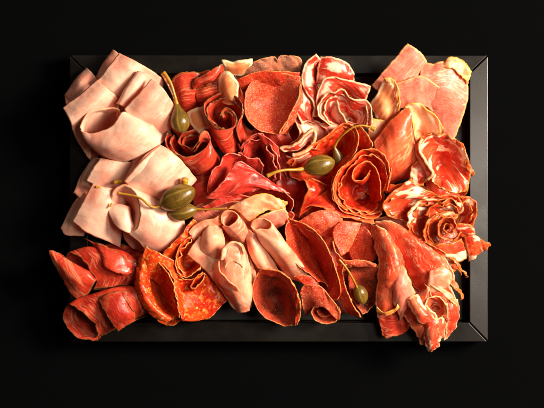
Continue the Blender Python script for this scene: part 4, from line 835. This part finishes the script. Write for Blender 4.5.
bit([(114,182.5,55),(122,181,56)],[1.8,1.6],'yellow stem piece lodged between two pale ham rolls at the left')
bit([(96,187,57),(100.5,188,57.5)],[1.3,1.2],'tiny yellow stem scrap lying on the lower left pale ham roll')
bit([(110.5,207,60),(112,203,60)],[1.2,0.9],'tiny yellow scrap at the lip of the spiral ham roll')
# ================================================================== tray
tray = bpy.data.objects.new('serving_tray', None); C.objects.link(tray); tray.empty_display_size = 0.05
props(tray, 'shallow rectangular black board tray with wide mitred rim holding all the meats', 'tray')
X0, X1, Y0, Y1 = 69.5, 488.2, 55.2, 342.0; XI0, XI1, YI0, YI1 = 88, 469.5, 73.5, 322.5
def bar(o1, o2, i2, i1, name='rim_panel'):
    me = bpy.data.meshes.new(name); bm = bmesh.new()
    cx = sum(p[0] for p in (o1,o2,i1,i2))/4; cy = sum(p[1] for p in (o1,o2,i1,i2))/4
    top = [(p[0], p[1]) for p in (o1, o2, i2, i1)]
    ctr = Vector((cx, cy))
    # pull both mitre ends back a hair so the seam reads as a dark line
    ax = (Vector(o2)-Vector(o1)).normalized()*0.45
    top = [Vector(top[0])+ax, Vector(top[1])-ax, Vector(top[2])-ax, Vector(top[3])+ax]
    vt = [bm.verts.new(at(p.x, p.y, z_)) for p, z_ in zip(top, (25.4,25.4,26.4,26.4))]
    vb = []
    for p in top:
        w = at(p.x, p.y, 26); vb.append(bm.verts.new((w.x, w.y, 0.0012)))
    bm.faces.new(vt); bm.faces.new(vb[::-1])
    for i in range(4): bm.faces.new((vt[i], vb[i], vb[(i+1) % 4], vt[(i+1) % 4]))
    bmesh.ops.recalc_face_normals(bm, faces=bm.faces); bm.to_mesh(me); bm.free()
    me.materials.append(M['tray']); o = bpy.data.objects.new(name, me); C.objects.link(o); o.parent = tray
    b = o.modifiers.new('bevel', 'BEVEL'); b.width = 0.0009; b.segments = 3
import bmesh
bar((X0,Y0),(X1,Y0),(XI1,YI0),(XI0,YI0)); bar((X1,Y0),(X1,Y1),(XI1,YI1),(XI1,YI0))
bar((X1,Y1),(X0,Y1),(XI0,YI1),(XI1,YI1)); bar((X0,Y1),(X0,Y0),(XI0,YI0),(XI0,YI1))
def box(name, x0, x1, y0, y1, z0, z1, mat, parent, bev=0.0006):
    a = at(x0, y1, 26); b = at(x1, y0, 26)
    vs = [(x, y, z*MM) for z in (z0, z1) for x, y in ((a.x,a.y),(b.x,a.y),(b.x,b.y),(a.x,b.y))]
    o = mesh_obj(name, vs, [(3,2,1,0),(4,5,6,7),(0,1,5,4),(1,2,6,5),(2,3,7,6),(3,0,4,7)], mat, parent, smooth=False)
    m_ = o.modifiers.new('bevel', 'BEVEL'); m_.width = bev; m_.segments = 2
box('floor_panel', XI0+0.4, XI1-0.4, YI0+0.4, YI1-0.4, 1.5, 3.6, M['trayfloor'], tray)
gp = mesh_obj('backdrop', [(-3,-3,0),(3,-3,0),(3,3,0),(-3,3,0)], [(0,1,2,3)], M['backdrop'], smooth=False); gp['kind'] = 'structure'
gp.name = 'ground'
# ================================================================== light, camera
w = bpy.data.worlds.new('World'); sc.world = w; w.use_nodes = True
bg = w.node_tree.nodes['Background']; bg.inputs[0].default_value = (1.0, 0.74, 0.56, 1); bg.inputs[1].default_value = 0.025
def area(name, loc, size, power, col, target=(0,0,0.03), sy=None):
    l = bpy.data.lights.new(name, 'AREA'); l.energy = power; l.color = col; l.size = size
    l.shape = 'RECTANGLE'; l.size_y = sy or size
    o = bpy.data.objects.new(name, l); C.objects.link(o); o.location = loc
    o.rotation_euler = (Vector(target)-Vector(loc)).to_track_quat('-Z', 'Y').to_euler()
    return o
area('key_softbox', (1.0, 0.30, 0.88), 0.38, 51, (1.0, 0.825, 0.655))
area('overhead_softbox', (0.56, 0.02, 1.15), 0.35, 6.5, (1.0, 0.86, 0.72))
area('fill_softbox', (-0.35, 0.95, 1.0), 0.8, 1.6, (1.0, 0.80, 0.66))
cd = bpy.data.cameras.new('camera'); cam = bpy.data.objects.new('camera', cd); C.objects.link(cam)
cam.location = (0, 0, CAM_D+ZR*MM); cd.sensor_width = 36; cd.lens = 36*CAM_D/0.544; cd.clip_start = 0.05; cd.clip_end = 50
sc.camera = cam
sc.view_settings.view_transform = 'Standard'; sc.view_settings.look = 'None'; sc.view_settings.exposure = 0
sc.cycles.use_denoising = True
